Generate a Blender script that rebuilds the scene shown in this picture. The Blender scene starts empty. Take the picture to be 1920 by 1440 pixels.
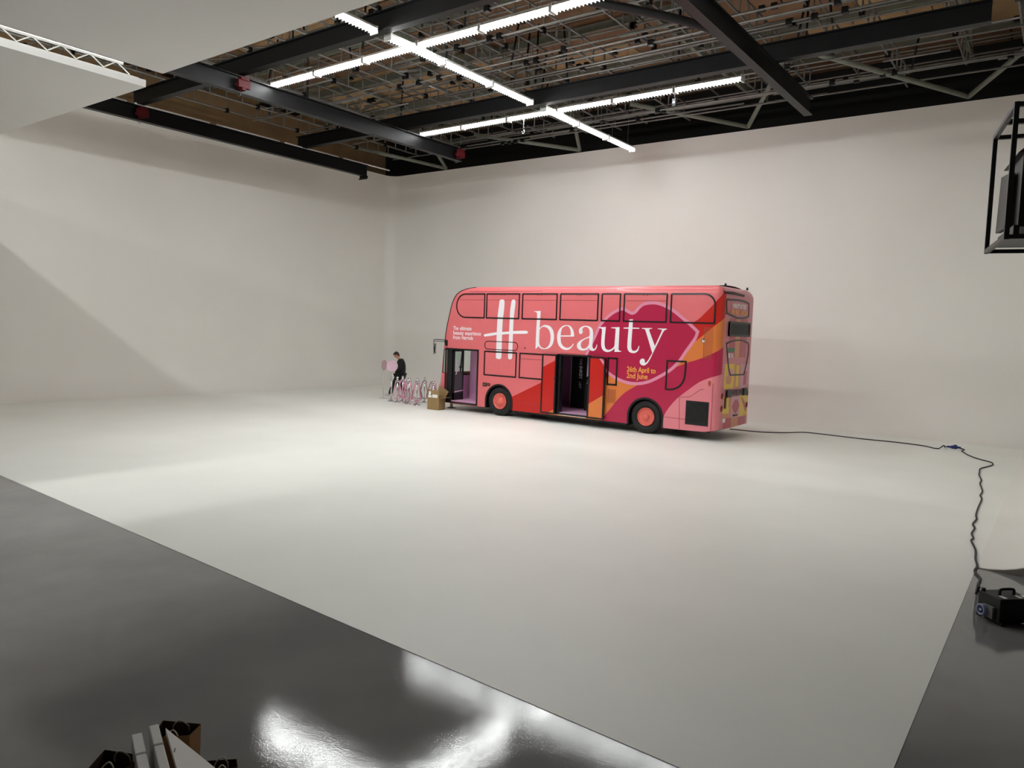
import bpy, bmesh, math, random
from mathutils import Vector, Matrix, geometry
random.seed(7)
PI = math.pi
scene = bpy.context.scene
COL = scene.collection

# ------------------------------------------------------------------ camera
cam_d = bpy.data.cameras.new('camera')
cam = bpy.data.objects.new('camera', cam_d)
COL.objects.link(cam)
cam_d.sensor_width = 36.0
cam_d.lens = 1398.1 / 1920.0 * 36.0
cam_d.clip_start = 0.05
cam_d.clip_end = 200
CR = ((0.8018989, -0.0712799, 0.59319249), (0.59643137, 0.03727696, -0.80179801), (0.03503967, 0.99675955, 0.07240592))
M = Matrix(CR).to_4x4()
M.translation = Vector((0, 0, 2.8))
cam.matrix_world = M
scene.camera = cam

# ------------------------------------------------------------------ world, exposure
world = bpy.data.worlds.new('dim_hall')
scene.world = world
world.use_nodes = True
world.node_tree.nodes['Background'].inputs[0].default_value = (0.9, 0.9, 0.86, 1)
world.node_tree.nodes['Background'].inputs[1].default_value = 0.05
LAMP_STRENGTH = 74.0
vs = scene.view_settings
vs.view_transform = 'Standard'
try: vs.look = 'None'
except Exception: pass
vs.gamma = 1.0
vs.use_curve_mapping = False
vs.exposure = 0.0

# ------------------------------------------------------------------ materials
def lin(c):
    c = c / 255.0
    return c / 12.92 if c <= 0.04045 else ((c + 0.055) / 1.055) ** 2.4
MATS = {}
def mat(name, rgb, rough=0.5, metal=0.0, var=0.06, scale=6.0, bump=0.0, bscale=60.0, coat=0.0, spec=0.5, emit=None, es=0.0):
    if name in MATS: return MATS[name]
    m = bpy.data.materials.new(name)
    m.use_nodes = True
    nt = m.node_tree
    p = nt.nodes['Principled BSDF']
    col = tuple(lin(v) for v in rgb)
    tc = nt.nodes.new('ShaderNodeTexCoord')
    if var > 0:
        n = nt.nodes.new('ShaderNodeTexNoise')
        n.inputs['Scale'].default_value = scale
        n.inputs['Detail'].default_value = 4
        nt.links.new(tc.outputs['Object'], n.inputs['Vector'])
        r = nt.nodes.new('ShaderNodeValToRGB')
        r.color_ramp.elements[0].position = 0.3
        r.color_ramp.elements[1].position = 0.7
        r.color_ramp.elements[0].color = tuple(v * (1 - var) for v in col) + (1,)
        r.color_ramp.elements[1].color = tuple(min(1, v * (1 + var)) for v in col) + (1,)
        nt.links.new(n.outputs['Fac'], r.inputs['Fac'])
        nt.links.new(r.outputs['Color'], p.inputs['Base Color'])
    else:
        p.inputs['Base Color'].default_value = col + (1,)
    p.inputs['Roughness'].default_value = rough
    p.inputs['Metallic'].default_value = metal
    p.inputs['Specular IOR Level'].default_value = spec
    if coat: p.inputs['Coat Weight'].default_value = coat; p.inputs['Coat Roughness'].default_value = 0.06
    if bump:
        n2 = nt.nodes.new('ShaderNodeTexNoise')
        n2.inputs['Scale'].default_value = bscale
        n2.inputs['Detail'].default_value = 3
        nt.links.new(tc.outputs['Object'], n2.inputs['Vector'])
        b = nt.nodes.new('ShaderNodeBump')
        b.inputs['Strength'].default_value = bump
        b.inputs['Distance'].default_value = 0.01
        nt.links.new(n2.outputs['Fac'], b.inputs['Height'])
        nt.links.new(b.outputs['Normal'], p.inputs['Normal'])
    if emit:
        p.inputs['Emission Color'].default_value = tuple(emit) + (1,)
        p.inputs['Emission Strength'].default_value = es
    MATS[name] = m
    return m

def glass_mat(name, tint=(0.85, 0.92, 0.9), gloss=0.10):
    m = bpy.data.materials.new(name); m.use_nodes = True
    nt = m.node_tree
    nt.nodes.remove(nt.nodes['Principled BSDF'])
    out = nt.nodes['Material Output']
    t = nt.nodes.new('ShaderNodeBsdfTransparent'); t.inputs[0].default_value = tuple(tint) + (1,)
    g = nt.nodes.new('ShaderNodeBsdfGlossy'); g.inputs['Roughness'].default_value = 0.03
    lw = nt.nodes.new('ShaderNodeLayerWeight'); lw.inputs['Blend'].default_value = 0.5
    pw = nt.nodes.new('ShaderNodeMath'); pw.operation = 'POWER'; pw.inputs[1].default_value = 4.0
    f = nt.nodes.new('ShaderNodeMath'); f.operation = 'MULTIPLY_ADD'; f.inputs[1].default_value = 0.7; f.inputs[2].default_value = 0.06
    nt.links.new(lw.outputs['Facing'], pw.inputs[0]); nt.links.new(pw.outputs[0], f.inputs[0])
    mx = nt.nodes.new('ShaderNodeMixShader')
    nt.links.new(f.outputs[0], mx.inputs[0]); nt.links.new(t.outputs[0], mx.inputs[1]); nt.links.new(g.outputs[0], mx.inputs[2])
    nt.links.new(mx.outputs[0], out.inputs[0])
    return m

# ------------------------------------------------------------------ mesh helpers
class MB:
    def __init__(s): s.v = []; s.f = []; s.m = []; s.sm = []
    def add(s, verts, faces, mi=0, smooth=False):
        o = len(s.v)
        s.v += [tuple(p) for p in verts]
        for f in faces:
            s.f.append(tuple(i + o for i in f)); s.m.append(mi); s.sm.append(smooth)
        return s
    def box(s, a, b, mi=0):
        x0, y0, z0 = a; x1, y1, z1 = b
        if x0 > x1: x0, x1 = x1, x0
        if y0 > y1: y0, y1 = y1, y0
        if z0 > z1: z0, z1 = z1, z0
        return s.add([(x0,y0,z0),(x1,y0,z0),(x1,y1,z0),(x0,y1,z0),(x0,y0,z1),(x1,y0,z1),(x1,y1,z1),(x0,y1,z1)],
                     [(0,3,2,1),(4,5,6,7),(0,1,5,4),(1,2,6,5),(2,3,7,6),(3,0,4,7)], mi)
    def bar(s, p0, p1, w, h, mi=0, up=(0,0,1)):
        p0 = Vector(p0); p1 = Vector(p1); d = (p1 - p0).normalized(); u = Vector(up)
        if abs(d.dot(u)) > 0.99: u = Vector((1, 0, 0))
        sx = d.cross(u).normalized(); sz = sx.cross(d).normalized()
        vs_ = []
        for p in (p0, p1):
            for a, b in ((-1,-1),(1,-1),(1,1),(-1,1)): vs_.append(p + sx * (a * w / 2) + sz * (b * h / 2))
        return s.add(vs_, [(0,1,2,3),(7,6,5,4),(0,4,5,1),(1,5,6,2),(2,6,7,3),(3,7,4,0)], mi)
    def cyl(s, p0, p1, r0, r1=None, n=10, mi=0, caps=True, smooth=True):
        if r1 is None: r1 = r0
        p0 = Vector(p0); p1 = Vector(p1); d = (p1 - p0).normalized()
        u = Vector((0, 0, 1)) if abs(d.z) < 0.9 else Vector((1, 0, 0))
        a = d.cross(u).normalized(); b = d.cross(a).normalized()
        v = []
        for p, r in ((p0, r0), (p1, r1)):
            for i in range(n):
                t = 2 * PI * i / n
                v.append(p + a * (r * math.cos(t)) + b * (r * math.sin(t)))
        s.add(v, [(i, i + n, (i + 1) % n + n, (i + 1) % n) for i in range(n)], mi, smooth)
        if caps: s.add(v, [tuple(range(n)), tuple(reversed(range(n, 2 * n)))], mi, False)
        return s
    def tube(s, pts, r, n=8, mi=0):
        pts = [Vector(p) for p in pts]
        rings = []; prev = None
        for i, p in enumerate(pts):
            d = (pts[min(i + 1, len(pts) - 1)] - pts[max(i - 1, 0)]).normalized()
            if prev is None:
                u = Vector((0, 0, 1)) if abs(d.z) < 0.9 else Vector((1, 0, 0)); a = d.cross(u).normalized()
            else:
                a = (prev - d * prev.dot(d)).normalized()
            prev = a; b = d.cross(a)
            rr = r[i] if isinstance(r, (list, tuple)) else r
            rings.append([p + a * (rr * math.cos(2*PI*k/n)) + b * (rr * math.sin(2*PI*k/n)) for k in range(n)])
        v = [q for rg in rings for q in rg]
        f = []
        for i in range(len(rings) - 1):
            for k in range(n): f.append((i*n+k, i*n+(k+1)%n, (i+1)*n+(k+1)%n, (i+1)*n+k))
        s.add(v, f, mi, True)
        s.add(v, [tuple(reversed(range(n))), tuple(range(len(v)-n, len(v)))], mi, False)
        return s
    def lathe(s, prof, n=24, mi=0, origin=(0,0,0), axis='z'):
        v = []; ox, oy, oz = origin
        for (r, h) in prof:
            for k in range(n):
                a = 2 * PI * k / n; c = r * math.cos(a); q = r * math.sin(a)
                v.append((ox + c, oy + q, oz + h) if axis == 'z' else (ox + c, oy + h, oz + q) if axis == 'y' else (ox + h, oy + c, oz + q))
        f = []
        for i in range(len(prof) - 1):
            for k in range(n): f.append((i*n+k, i*n+(k+1)%n, (i+1)*n+(k+1)%n, (i+1)*n+k))
        s.add(v, f, mi, True)
        if prof[0][0] > 1e-5: s.add(v, [tuple(range(n))], mi)
        if prof[-1][0] > 1e-5: s.add(v, [tuple(range(len(v)-n, len(v)))], mi)
        return s
    def sphere(s, c, r, n=12, m=8, mi=0, sc=(1,1,1)):
        v = []; f = []
        for i in range(m + 1):
            ph = PI * i / m
            for k in range(n):
                a = 2*PI*k/n
                v.append((c[0]+r*sc[0]*math.sin(ph)*math.cos(a), c[1]+r*sc[1]*math.sin(ph)*math.sin(a), c[2]+r*sc[2]*math.cos(ph)))
        for i in range(m):
            for k in range(n): f.append((i*n+k, (i+1)*n+k, (i+1)*n+(k+1)%n, i*n+(k+1)%n))
        return s.add(v, f, mi, True)
    def xform(s, M_): s.v = [tuple(M_ @ Vector(p)) for p in s.v]; return s
    def mesh(s, name, mats):
        me = bpy.data.meshes.new(name)
        me.from_pydata(s.v, [], s.f)
        for m in (mats if isinstance(mats, (list, tuple)) else [mats]): me.materials.append(m)
        me.polygons.foreach_set('material_index', s.m)
        me.polygons.foreach_set('use_smooth', s.sm)
        me.update()
        return me
    def build(s, name, mats, parent=None, fix=True):
        me = s.mesh(name, mats)
        if fix:
            bm = bmesh.new(); bm.from_mesh(me)
            bmesh.ops.remove_doubles(bm, verts=bm.verts, dist=1e-5)
            bmesh.ops.recalc_face_normals(bm, faces=bm.faces)
            bm.to_mesh(me); bm.free()
        return obj(name, me, parent)
def obj(name, me, parent=None, loc=None):
    o = bpy.data.objects.new(name, me); COL.objects.link(o)
    if parent: o.parent = parent
    if loc is not None: o.location = loc
    return o
def tag(o, label=None, cat=None, group=None, kind=None):
    if label: o['label'] = label
    if cat: o['category'] = cat
    if group: o['group'] = group
    if kind: o['kind'] = kind
    return o
def thing(name, label, cat, loc=(0,0,0), rz=0.0, group=None, kind=None):
    o = bpy.data.objects.new(name, None); COL.objects.link(o)
    o.empty_display_size = 0.1
    o.location = loc; o.rotation_euler = (0, 0, rz)
    return tag(o, label, cat, group, kind)
def part_copy(o, parent, loc=None):
    c = o.copy(); COL.objects.link(c); c.parent = parent
    if loc is not None: c.location = loc
    return c
def copy_tree(o, parent=None):
    c = o.copy(); COL.objects.link(c); c.parent = parent
    for ch in list(o.children): copy_tree(ch, c)
    return c
def smooth_poly(pts, closed=True, n=6):
    """Catmull-Rom through points; a third entry 1 marks a corner."""
    P = [Vector((p[0], p[1])) for p in pts]; C = [len(p) > 2 for p in pts]; N = len(P); out = []
    rng = range(N) if closed else range(N - 1)
    for i in rng:
        j = (i + 1) % N; p1, p2 = P[i], P[j]
        p0 = p1 - (p2 - p1) if (C[i] or (not closed and i == 0)) else P[i - 1]
        p3 = p2 + (p2 - p1) if (C[j] or (not closed and j == N - 1)) else P[(j + 1) % N]
        L = (p2 - p1).length
        m1 = (p2 - p0) * 0.5; m2 = (p3 - p1) * 0.5
        if C[i] and C[j]: out.append((p1.x, p1.y)); continue
        for k in range(n):
            t = k / n; t2 = t*t; t3 = t2*t
            q = p1*(2*t3-3*t2+1) + m1*(t3-2*t2+t) + p2*(-2*t3+3*t2) + m2*(t3-t2)
            out.append((q.x, q.y))
    if not closed: out.append((P[-1].x, P[-1].y))
    return out
def smooth3(pts, n=6):
    P = [Vector(p) for p in pts]; out = []
    for i in range(len(P) - 1):
        p0 = P[max(i-1,0)]; p1 = P[i]; p2 = P[i+1]; p3 = P[min(i+2,len(P)-1)]
        for k in range(n):
            t = k/n; t2=t*t; t3=t2*t
            out.append(p1*(2*t3-3*t2+1)+(p2-p0)*0.5*(t3-2*t2+t)+p2*(-2*t3+3*t2)+(p3-p1)*0.5*(t3-t2))
    out.append(P[-1]); return out
def area2(p): return sum(p[i-1][0]*p[i][1]-p[i][0]*p[i-1][1] for i in range(len(p)))
def offset_poly(p, d):
    """shrink a closed polygon by d along its normals"""
    s = 1 if area2(p) > 0 else -1; out = []; N = len(p)
    for i in range(N):
        a, b, c = Vector(p[i-1]), Vector(p[i]), Vector(p[(i+1) % N])
        e1 = (b - a); e2 = (c - b)
        if e1.length < 1e-9: e1 = e2
        if e2.length < 1e-9: e2 = e1
        e1.normalize(); e2.normalize()
        n1 = Vector((-e1.y, e1.x)) * s; n2 = Vector((-e2.y, e2.x)) * s
        nn = n1 + n2
        if nn.length < 1e-6: nn = n1
        nn.normalize(); k = max(0.35, nn.dot(n1))
        q = b + nn * (d / k); out.append((q.x, q.y))
    return out
def rrect(x0, z0, x1, z1, r, n=5):
    """rounded rectangle; r = radius or (bl, br, tr, tl)"""
    if not isinstance(r, (tuple, list)): r = (r,) * 4
    out = []
    for (cx, cz, sx, sz, a0, rr) in ((x0,z0,1,1,PI,r[0]),(x1,z0,-1,1,1.5*PI,r[1]),(x1,z1,-1,-1,0,r[2]),(x0,z1,1,-1,0.5*PI,r[3])):
        for k in range(n + 1):
            a = a0 + 0.5*PI*k/n
            out.append((cx + sx*rr + rr*math.cos(a), cz + sz*rr + rr*math.sin(a)))
    return out
def inside(p, poly):
    x, y = p; r = False; j = len(poly) - 1
    for i in range(len(poly)):
        xi, yi = poly[i]; xj, yj = poly[j]
        if (yi > y) != (yj > y) and x < (xj - xi) * (y - yi) / (yj - yi) + xi: r = not r
        j = i
    return r
def cdt(outer, regions, holes=(), lines=()):
    """triangulate: returns verts2d, [(tri, material)]; later regions win"""
    V = []; E = []
    def loop(p, closed=True):
        o = len(V); V.extend([Vector((q[0], q[1])) for q in p]); n = len(p)
        for i in range(n if closed else n - 1): E.append((o + i, o + (i + 1) % n))
    loop(outer)
    for p, m in regions: loop(p)
    for p in holes: loop(p)
    for p in lines: loop(p, False)
    r = geometry.delaunay_2d_cdt(V, E, [], 0, 1e-5)
    vo = [(v.x, v.y) for v in r[0]]; tris = []
    for f in r[2]:
        c = (sum(vo[i][0] for i in f) / len(f), sum(vo[i][1] for i in f) / len(f))
        if not inside(c, outer): continue
        if any(inside(c, h) for h in holes): continue
        mi = 0
        for p, m in regions:
            if inside(c, p): mi = m
        tris.append((tuple(f), mi))
    return vo, tris
def text_mesh(name, body, size, bold=0.0, align='LEFT', ls=1.0, xs=1.0):
    cu = bpy.data.curves.new(name, 'FONT'); cu.body = body; cu.size = size; cu.align_x = align
    cu.offset = bold; cu.space_line = ls; cu.resolution_u = 3; cu.extrude = 0.002
    o = bpy.data.objects.new(name, cu); COL.objects.link(o)
    dg = bpy.context.evaluated_depsgraph_get()
    me = bpy.data.meshes.new_from_object(o.evaluated_get(dg))
    bpy.data.objects.remove(o); bpy.data.curves.remove(cu)
    for v in me.vertices: v.co.x *= xs
    return me
def text_part(name, body, size, m, parent, loc, face, bold=0.0, width=None, align='LEFT', ls=1.0, tilt=0.0):
    me = text_mesh(name, body, size, bold, align, ls)
    if width:
        xs = [v.co.x for v in me.vertices]; k = width / (max(xs) - min(xs))
        for v in me.vertices: v.co.x *= k
    if tilt: me.transform(Matrix.Rotation(tilt, 4, 'Z'))
    R_ = {'-y': Matrix(((1,0,0),(0,0,-1),(0,1,0))), '+x': Matrix(((0,0,1),(1,0,0),(0,1,0))), '+z': Matrix.Identity(3)}[face].to_4x4()
    me.transform(R_); me.materials.clear(); me.materials.append(m)
    return obj(name, me, parent, loc)
LETTERS = {'b':[[(-1.24,3.401,1),(-0.985,3.416,1),(-1.002,2.885,1),(-0.906,2.955),(-0.791,2.986),(-0.631,2.957),(-0.511,2.846),(-0.458,2.681),(-0.467,2.502),(-0.531,2.357),(-0.656,2.268),(-0.8,2.238),(-0.932,2.256),(-1.023,2.32,1),(-1.13,2.223,1),(-1.131,2.441),(-1.124,2.925),(-1.117,3.299),(-1.138,3.354),(-1.18,3.382),(-1.239,3.391,1)],[(-0.999,2.832,1),(-0.932,2.906),(-0.846,2.927),(-0.729,2.899),(-0.639,2.818),(-0.589,2.677),(-0.589,2.498),(-0.638,2.364),(-0.729,2.284),(-0.816,2.266),(-0.919,2.3),(-0.981,2.375),(-1.0,2.458,1)]],'e':[[(0.253,2.662,1),(0.261,2.727),(0.216,2.866),(0.114,2.975),(-0.025,3.0),(-0.163,2.968),(-0.284,2.852),(-0.344,2.685),(-0.33,2.507),(-0.262,2.368),(-0.145,2.278),(-0.003,2.249),(0.12,2.278),(0.213,2.364),(0.269,2.448,1),(0.241,2.451,1),(0.171,2.369),(0.076,2.323),(-0.021,2.323),(-0.136,2.385),(-0.197,2.489),(-0.218,2.646,1)],[(-0.215,2.684,1),(-0.204,2.807),(-0.161,2.914),(-0.038,2.972),(0.06,2.951),(0.129,2.84),(0.142,2.696,1)]],'a':[[(0.424,2.802),(0.433,2.895),(0.511,2.962),(0.644,2.998),(0.779,2.978),(0.875,2.919),(0.915,2.806),(0.917,2.611),(0.911,2.45),(0.921,2.37),(0.957,2.326),(1.001,2.339),(1.035,2.398),(1.048,2.46,1),(1.07,2.452,1),(1.054,2.353),(0.999,2.288),(0.921,2.262),(0.84,2.286),(0.796,2.349,1),(0.732,2.293),(0.627,2.258),(0.518,2.26),(0.421,2.302),(0.376,2.382),(0.399,2.476),(0.504,2.561),(0.662,2.636),(0.796,2.687,1),(0.801,2.791),(0.778,2.893),(0.713,2.954),(0.632,2.965),(0.567,2.934),(0.542,2.875),(0.559,2.806),(0.521,2.754),(0.462,2.752)],[(0.795,2.648,1),(0.664,2.602),(0.546,2.528),(0.51,2.434),(0.541,2.342),(0.624,2.318),(0.703,2.345),(0.767,2.41),(0.793,2.48,1)]],'u':[[(1.097,2.964,1),(1.338,2.984,1),(1.32,2.716),(1.316,2.489),(1.356,2.359),(1.454,2.318),(1.555,2.352),(1.629,2.411),(1.646,2.461,1),(1.659,2.907),(1.619,2.941),(1.512,2.952,1),(1.511,2.97,1),(1.784,2.988,1),(1.784,2.35,1),(1.809,2.315),(1.875,2.298,1),(1.871,2.28,1),(1.654,2.266,1),(1.651,2.374,1),(1.583,2.308),(1.47,2.257),(1.367,2.257),(1.26,2.316),(1.207,2.439),(1.203,2.666),(1.21,2.883),(1.177,2.929),(1.098,2.945,1)]],'t':[[(2.085,3.211,1),(2.201,3.22,1),(2.201,2.986,1),(2.412,2.983,1),(2.416,2.954,1),(2.198,2.95,1),(2.188,2.567),(2.194,2.412),(2.235,2.337),(2.309,2.329),(2.38,2.376),(2.424,2.477,1),(2.444,2.471,1),(2.418,2.356),(2.348,2.282),(2.251,2.26),(2.138,2.288),(2.071,2.385),(2.062,2.563),(2.074,2.947,1),(1.917,2.949,1),(1.916,2.976,1),(2.077,2.985,1)]],'y':[[(2.495,2.98,1),(2.811,2.989,1),(2.812,2.969,1),(2.749,2.959),(2.722,2.928,1),(2.921,2.491,1),(3.102,2.904),(3.076,2.951),(2.986,2.965,1),(2.985,2.983,1),(3.261,2.982,1),(3.255,2.962,1),(3.198,2.939),(3.15,2.884,1),(2.883,2.311),(2.819,2.166),(2.75,2.038),(2.681,1.962),(2.611,1.925),(2.525,1.942),(2.478,2.006),(2.493,2.084),(2.564,2.121),(2.626,2.091),(2.637,2.026),(2.669,2.008),(2.735,2.086),(2.794,2.194),(2.851,2.288,1),(2.618,2.89),(2.562,2.949),(2.496,2.961,1)]]}
HASH = [[(-2.616,3.63),(-2.599,3.73),(-2.527,3.76),(-2.443,3.75),(-2.404,3.681),(-2.417,3.383),(-2.45,3.1),(-2.458,2.634),(-2.454,2.3),(-2.459,1.916),(-2.498,1.855),(-2.572,1.843),(-2.658,1.864),(-2.681,1.921),(-2.676,2.291),(-2.679,2.627),(-2.669,3.129),(-2.648,3.38)],[(-2.137,3.65),(-2.116,3.732),(-2.05,3.762),(-1.988,3.741),(-1.968,3.667),(-1.993,3.389),(-2.019,3.06),(-2.022,2.648),(-2.022,2.318),(-2.021,1.937),(-2.06,1.869),(-2.121,1.853),(-2.174,1.88),(-2.188,1.946),(-2.183,2.311),(-2.178,2.676),(-2.174,3.056),(-2.167,3.386)],[(-3.206,2.601),(-3.163,2.628),(-2.874,2.679),(-2.704,2.701),(-2.451,2.721),(-2.181,2.745),(-1.935,2.769),(-1.731,2.78),(-1.51,2.786),(-1.438,2.748),(-1.486,2.697),(-1.727,2.682),(-2.012,2.673),(-2.198,2.659),(-2.447,2.634),(-2.7,2.618),(-2.87,2.587),(-3.128,2.553),(-3.193,2.559)]]
LIPS = [(0.571,1.914,1),(0.663,2.141),(0.83,2.489),(0.94,2.703),(1.085,3.021),(1.273,3.232),(1.461,3.39),(1.688,3.512),(1.878,3.555),(2.033,3.489),(2.168,3.434),(2.259,3.485),(2.346,3.587),(2.489,3.688),(2.652,3.725),(2.869,3.733),(3.087,3.685),(3.304,3.596),(3.521,3.469),(3.737,3.311),(3.95,3.155),(4.205,2.938,1),(4.142,2.745),(4.018,2.549),(3.86,2.317),(3.733,2.117),(3.537,1.894),(3.334,1.734),(3.057,1.567),(2.774,1.431),(2.482,1.36),(2.181,1.355),(1.872,1.419),(1.555,1.552),(1.35,1.695),(1.064,1.835)]
S_RED = [(-2.542,0.397),(-2.001,0.654),(-0.81,1.232),(-0.255,1.543),(0.527,1.982),(1.127,2.188),(2.27,2.545),(3.344,2.848),(4.05,3.189),(4.337,3.432),(4.646,3.764),(4.827,3.982),(5.005,4.228)]
S_ORANGE = [(-1.112,-0.039),(-0.414,0.289),(-0.033,0.489),(0.584,0.795),(0.862,1.013),(1.476,1.547),(2.298,2.007),(3.375,2.294),(4.013,2.629),(4.145,2.698),(4.368,2.88),(4.557,3.043),(4.836,3.268),(5.082,3.428)]
S_MAG = [(1.228,0.164),(1.491,0.47),(1.786,0.844),(2.042,1.106),(2.408,1.338),(2.909,1.641),(3.604,1.947),(3.908,2.077),(4.24,2.191),(4.596,2.352),(4.879,2.521),(5.127,2.656)]
S_PINK = [(3.217,-0.066),(3.244,0.237),(3.292,0.542),(3.421,0.786),(3.652,1.069),(3.949,1.32),(4.275,1.57),(4.599,1.719),(4.919,1.819),(5.202,1.899)]
FRONT = [(-3.769,4.161),(-3.998,4.135),(-4.203,4.077),(-4.458,3.919),(-4.633,3.64),(-4.75,3.239),(-4.866,2.754),(-4.929,2.266),(-4.967,1.859),(-5.026,1.245),(-5.038,0.835),(-4.995,0.429),(-4.771,0.264)]
DWIN = [(3.296,2.12,1),(3.888,2.125,1),(3.882,1.801),(3.849,1.589),(3.754,1.429),(3.62,1.334),(3.464,1.29),(3.287,1.293,1)]
HATCH = [(3.767,0.244),(3.725,1.124),(4.027,1.149),(4.319,1.374),(4.665,1.423)]
R_UPWIN = [(-1.036,3.802),(-0.785,3.829),(-0.437,3.848),(0.213,3.84),(0.644,3.794),(0.685,3.725),(0.726,3.433),(0.67,3.384),(0.214,3.328),(-0.314,3.325),(-0.93,3.412),(-0.992,3.44)]
R_LOWWIN = [(-0.891,2.585),(-0.854,2.662),(-0.418,2.731),(0.102,2.755),(0.569,2.709),(0.863,2.63),(0.849,2.25),(0.575,1.742),(-0.519,1.758),(-0.677,1.977)]
R_DISP = [(-0.827,3.232),(0.736,3.198),(0.772,2.832),(-0.74,2.844)]
R_VENT = [(-1.163,4.02),(-0.508,4.047),(0.312,3.997),(0.197,3.94),(-0.494,3.957),(-1.107,3.949)]
R_MISC = {'tan':[(-0.272,3.312),(0.245,2.255)],'mauveL':[(-0.726,3.325),(-0.124,2.258)],'mauveR':[(0.066,3.352),(0.646,2.252)],'yellow':[(-0.899,2.086),(-0.231,1.406)],'pink':[(0.274,2.067),(1.108,1.391)],'tan2':[(-0.337,2.077),(0.383,1.396)],'blob':[(-0.806,1.746),(-0.399,1.528)],'purp':[(-0.671,1.939),(-0.327,1.748)],'bar':[(0.556,1.857),(0.828,1.466)],'bar2':[(-0.072,2.034),(0.14,1.445)],'line1':[(-1.359,1.431),(1.195,1.379)],'env':[(-0.767,1.353),(0.827,1.193)],'envl':[(-0.475,1.34),(0.527,1.208)],'tanl':[(-0.932,1.233),(-0.23,0.579)],'lil':[(-0.332,1.234),(0.431,0.554)],'yel2':[(0.323,1.217),(1.119,0.569)],'ybr':[(-0.912,1.232),(-0.463,0.719)],'lipc':[(0.037,0.888)],'lipr':[(0.332,0.885)],'lipt':[(0.004,1.093)],'lipb':[(0.067,0.698)],'pen':[(0.424,1.149),(0.543,1.111),(1.029,0.827),(0.893,0.657)],'line2':[(-0.839,0.609),(0.859,0.587)],'bl':[(-0.836,0.594),(-0.214,0.205)],'bm':[(-0.273,0.582),(0.331,0.204)],'br':[(0.271,0.573),(0.92,0.218)],'handle':[(-0.841,1.168),(-0.673,0.871)],'green':[(-0.774,2.518),(-0.287,2.402)],'on':[(-0.787,2.355),(-0.406,2.275)],'rt':[(0.302,2.539),(0.715,2.481)],'t1':[(-0.702,3.667),(0.328,3.651)],'t2':[(-0.794,3.517),(0.48,3.497)],'plate':[(-0.858,0.603),(-0.719,0.493)]}
CABLE_A = [(-8.092,22.203),(-7.486,22.212),(-6.982,22.383),(-6.561,22.81),(-6.173,23.375),(-5.402,23.351),(-4.508,23.272),(-3.682,23.322),(-2.994,23.178),(-2.7,22.896),(-2.575,22.905)]
CABLE_B = [(-2.095,23.455),(-2.016,23.279),(-2.043,22.921),(-1.972,22.684),(-1.865,22.311),(-1.621,21.765),(-1.285,21.314),(-1.228,21.115),(-1.216,20.772),(-1.304,20.379),(-1.387,19.954),(-1.36,19.43),(-1.326,18.943),(-1.234,18.262),(-1.219,17.778),(-1.11,16.898),(-1.104,16.381),(-1.05,15.972),(-1.034,15.103),(-1.008,14.406),(-0.971,14.056),(-0.986,13.631),(-0.936,13.333),(-0.94,12.937),(-0.892,12.613),(-0.902,12.43),(-0.806,11.906),(-0.763,11.397),(-0.717,11.051),(-0.719,10.766),(-0.638,10.492),(-0.639,10.262)]
CONN = (-2.271,23.314,0.03)
# ================================================================== THE STUDIO
m_white = mat('white_cove_paint', (236, 233, 227), 0.55, var=0.025, scale=0.35, spec=0.3)
m_whitefloor = mat('white_floor_paint', (238, 238, 232), 0.42, var=0.03, scale=0.5, spec=0.35, bump=0.05, bscale=8)
m_panel = mat('white_flat_paint', (232, 230, 226), 0.7, var=0.02, scale=0.4, spec=0.2)
m_black = mat('black_steel', (10, 10, 11), 0.42, var=0.3, scale=3, spec=0.22)
m_dark = mat('dark_void_paint', (16, 15, 14), 0.8, var=0.2)
m_tan = mat('tan_roof_board', (178, 146, 106), 0.75, var=0.16, scale=0.8)
m_tan2 = mat('brown_roof_board', (128, 98, 70), 0.75, var=0.16, scale=0.8)
m_galv = mat('galvanised_tube', (128, 126, 122), 0.42, metal=0.55, var=0.12, scale=4)
m_green = mat('grey_green_steel', (112, 116, 104), 0.5, var=0.1)
m_red = mat('red_trolley_paint', (74, 7, 14), 0.55, spec=0.2)
m_whitemetal = mat('white_enamel', (232, 232, 228), 0.35, var=0.02)
m_lamp = mat('lit_diffuser', (255, 255, 252), 0.5, var=0, emit=(0.965, 0.99, 0.985), es=LAMP_STRENGTH * 1.1)
m_lamp2 = mat('lit_diffuser_dimmed', (255, 255, 252), 0.5, var=0, emit=(0.965, 0.99, 0.985), es=LAMP_STRENGTH * 0.60)  # same lamp dimmed to balance brightness, mainly on the back wall
m_lamp3 = mat('lit_diffuser_boosted', (255, 255, 252), 0.5, var=0, emit=(0.965, 0.99, 0.985), es=LAMP_STRENGTH * 1.42)  # same lamp boosted in unseen rows to lift the left wall and foreground
m_chrome = mat('polished_chrome', (225, 225, 228), 0.12, metal=1.0, var=0)
m_rubber = mat('black_rubber', (14, 14, 14), 0.6, var=0.1)
m_matteblack = mat('matte_black', (10, 10, 11), 0.55, var=0.1)

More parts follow.
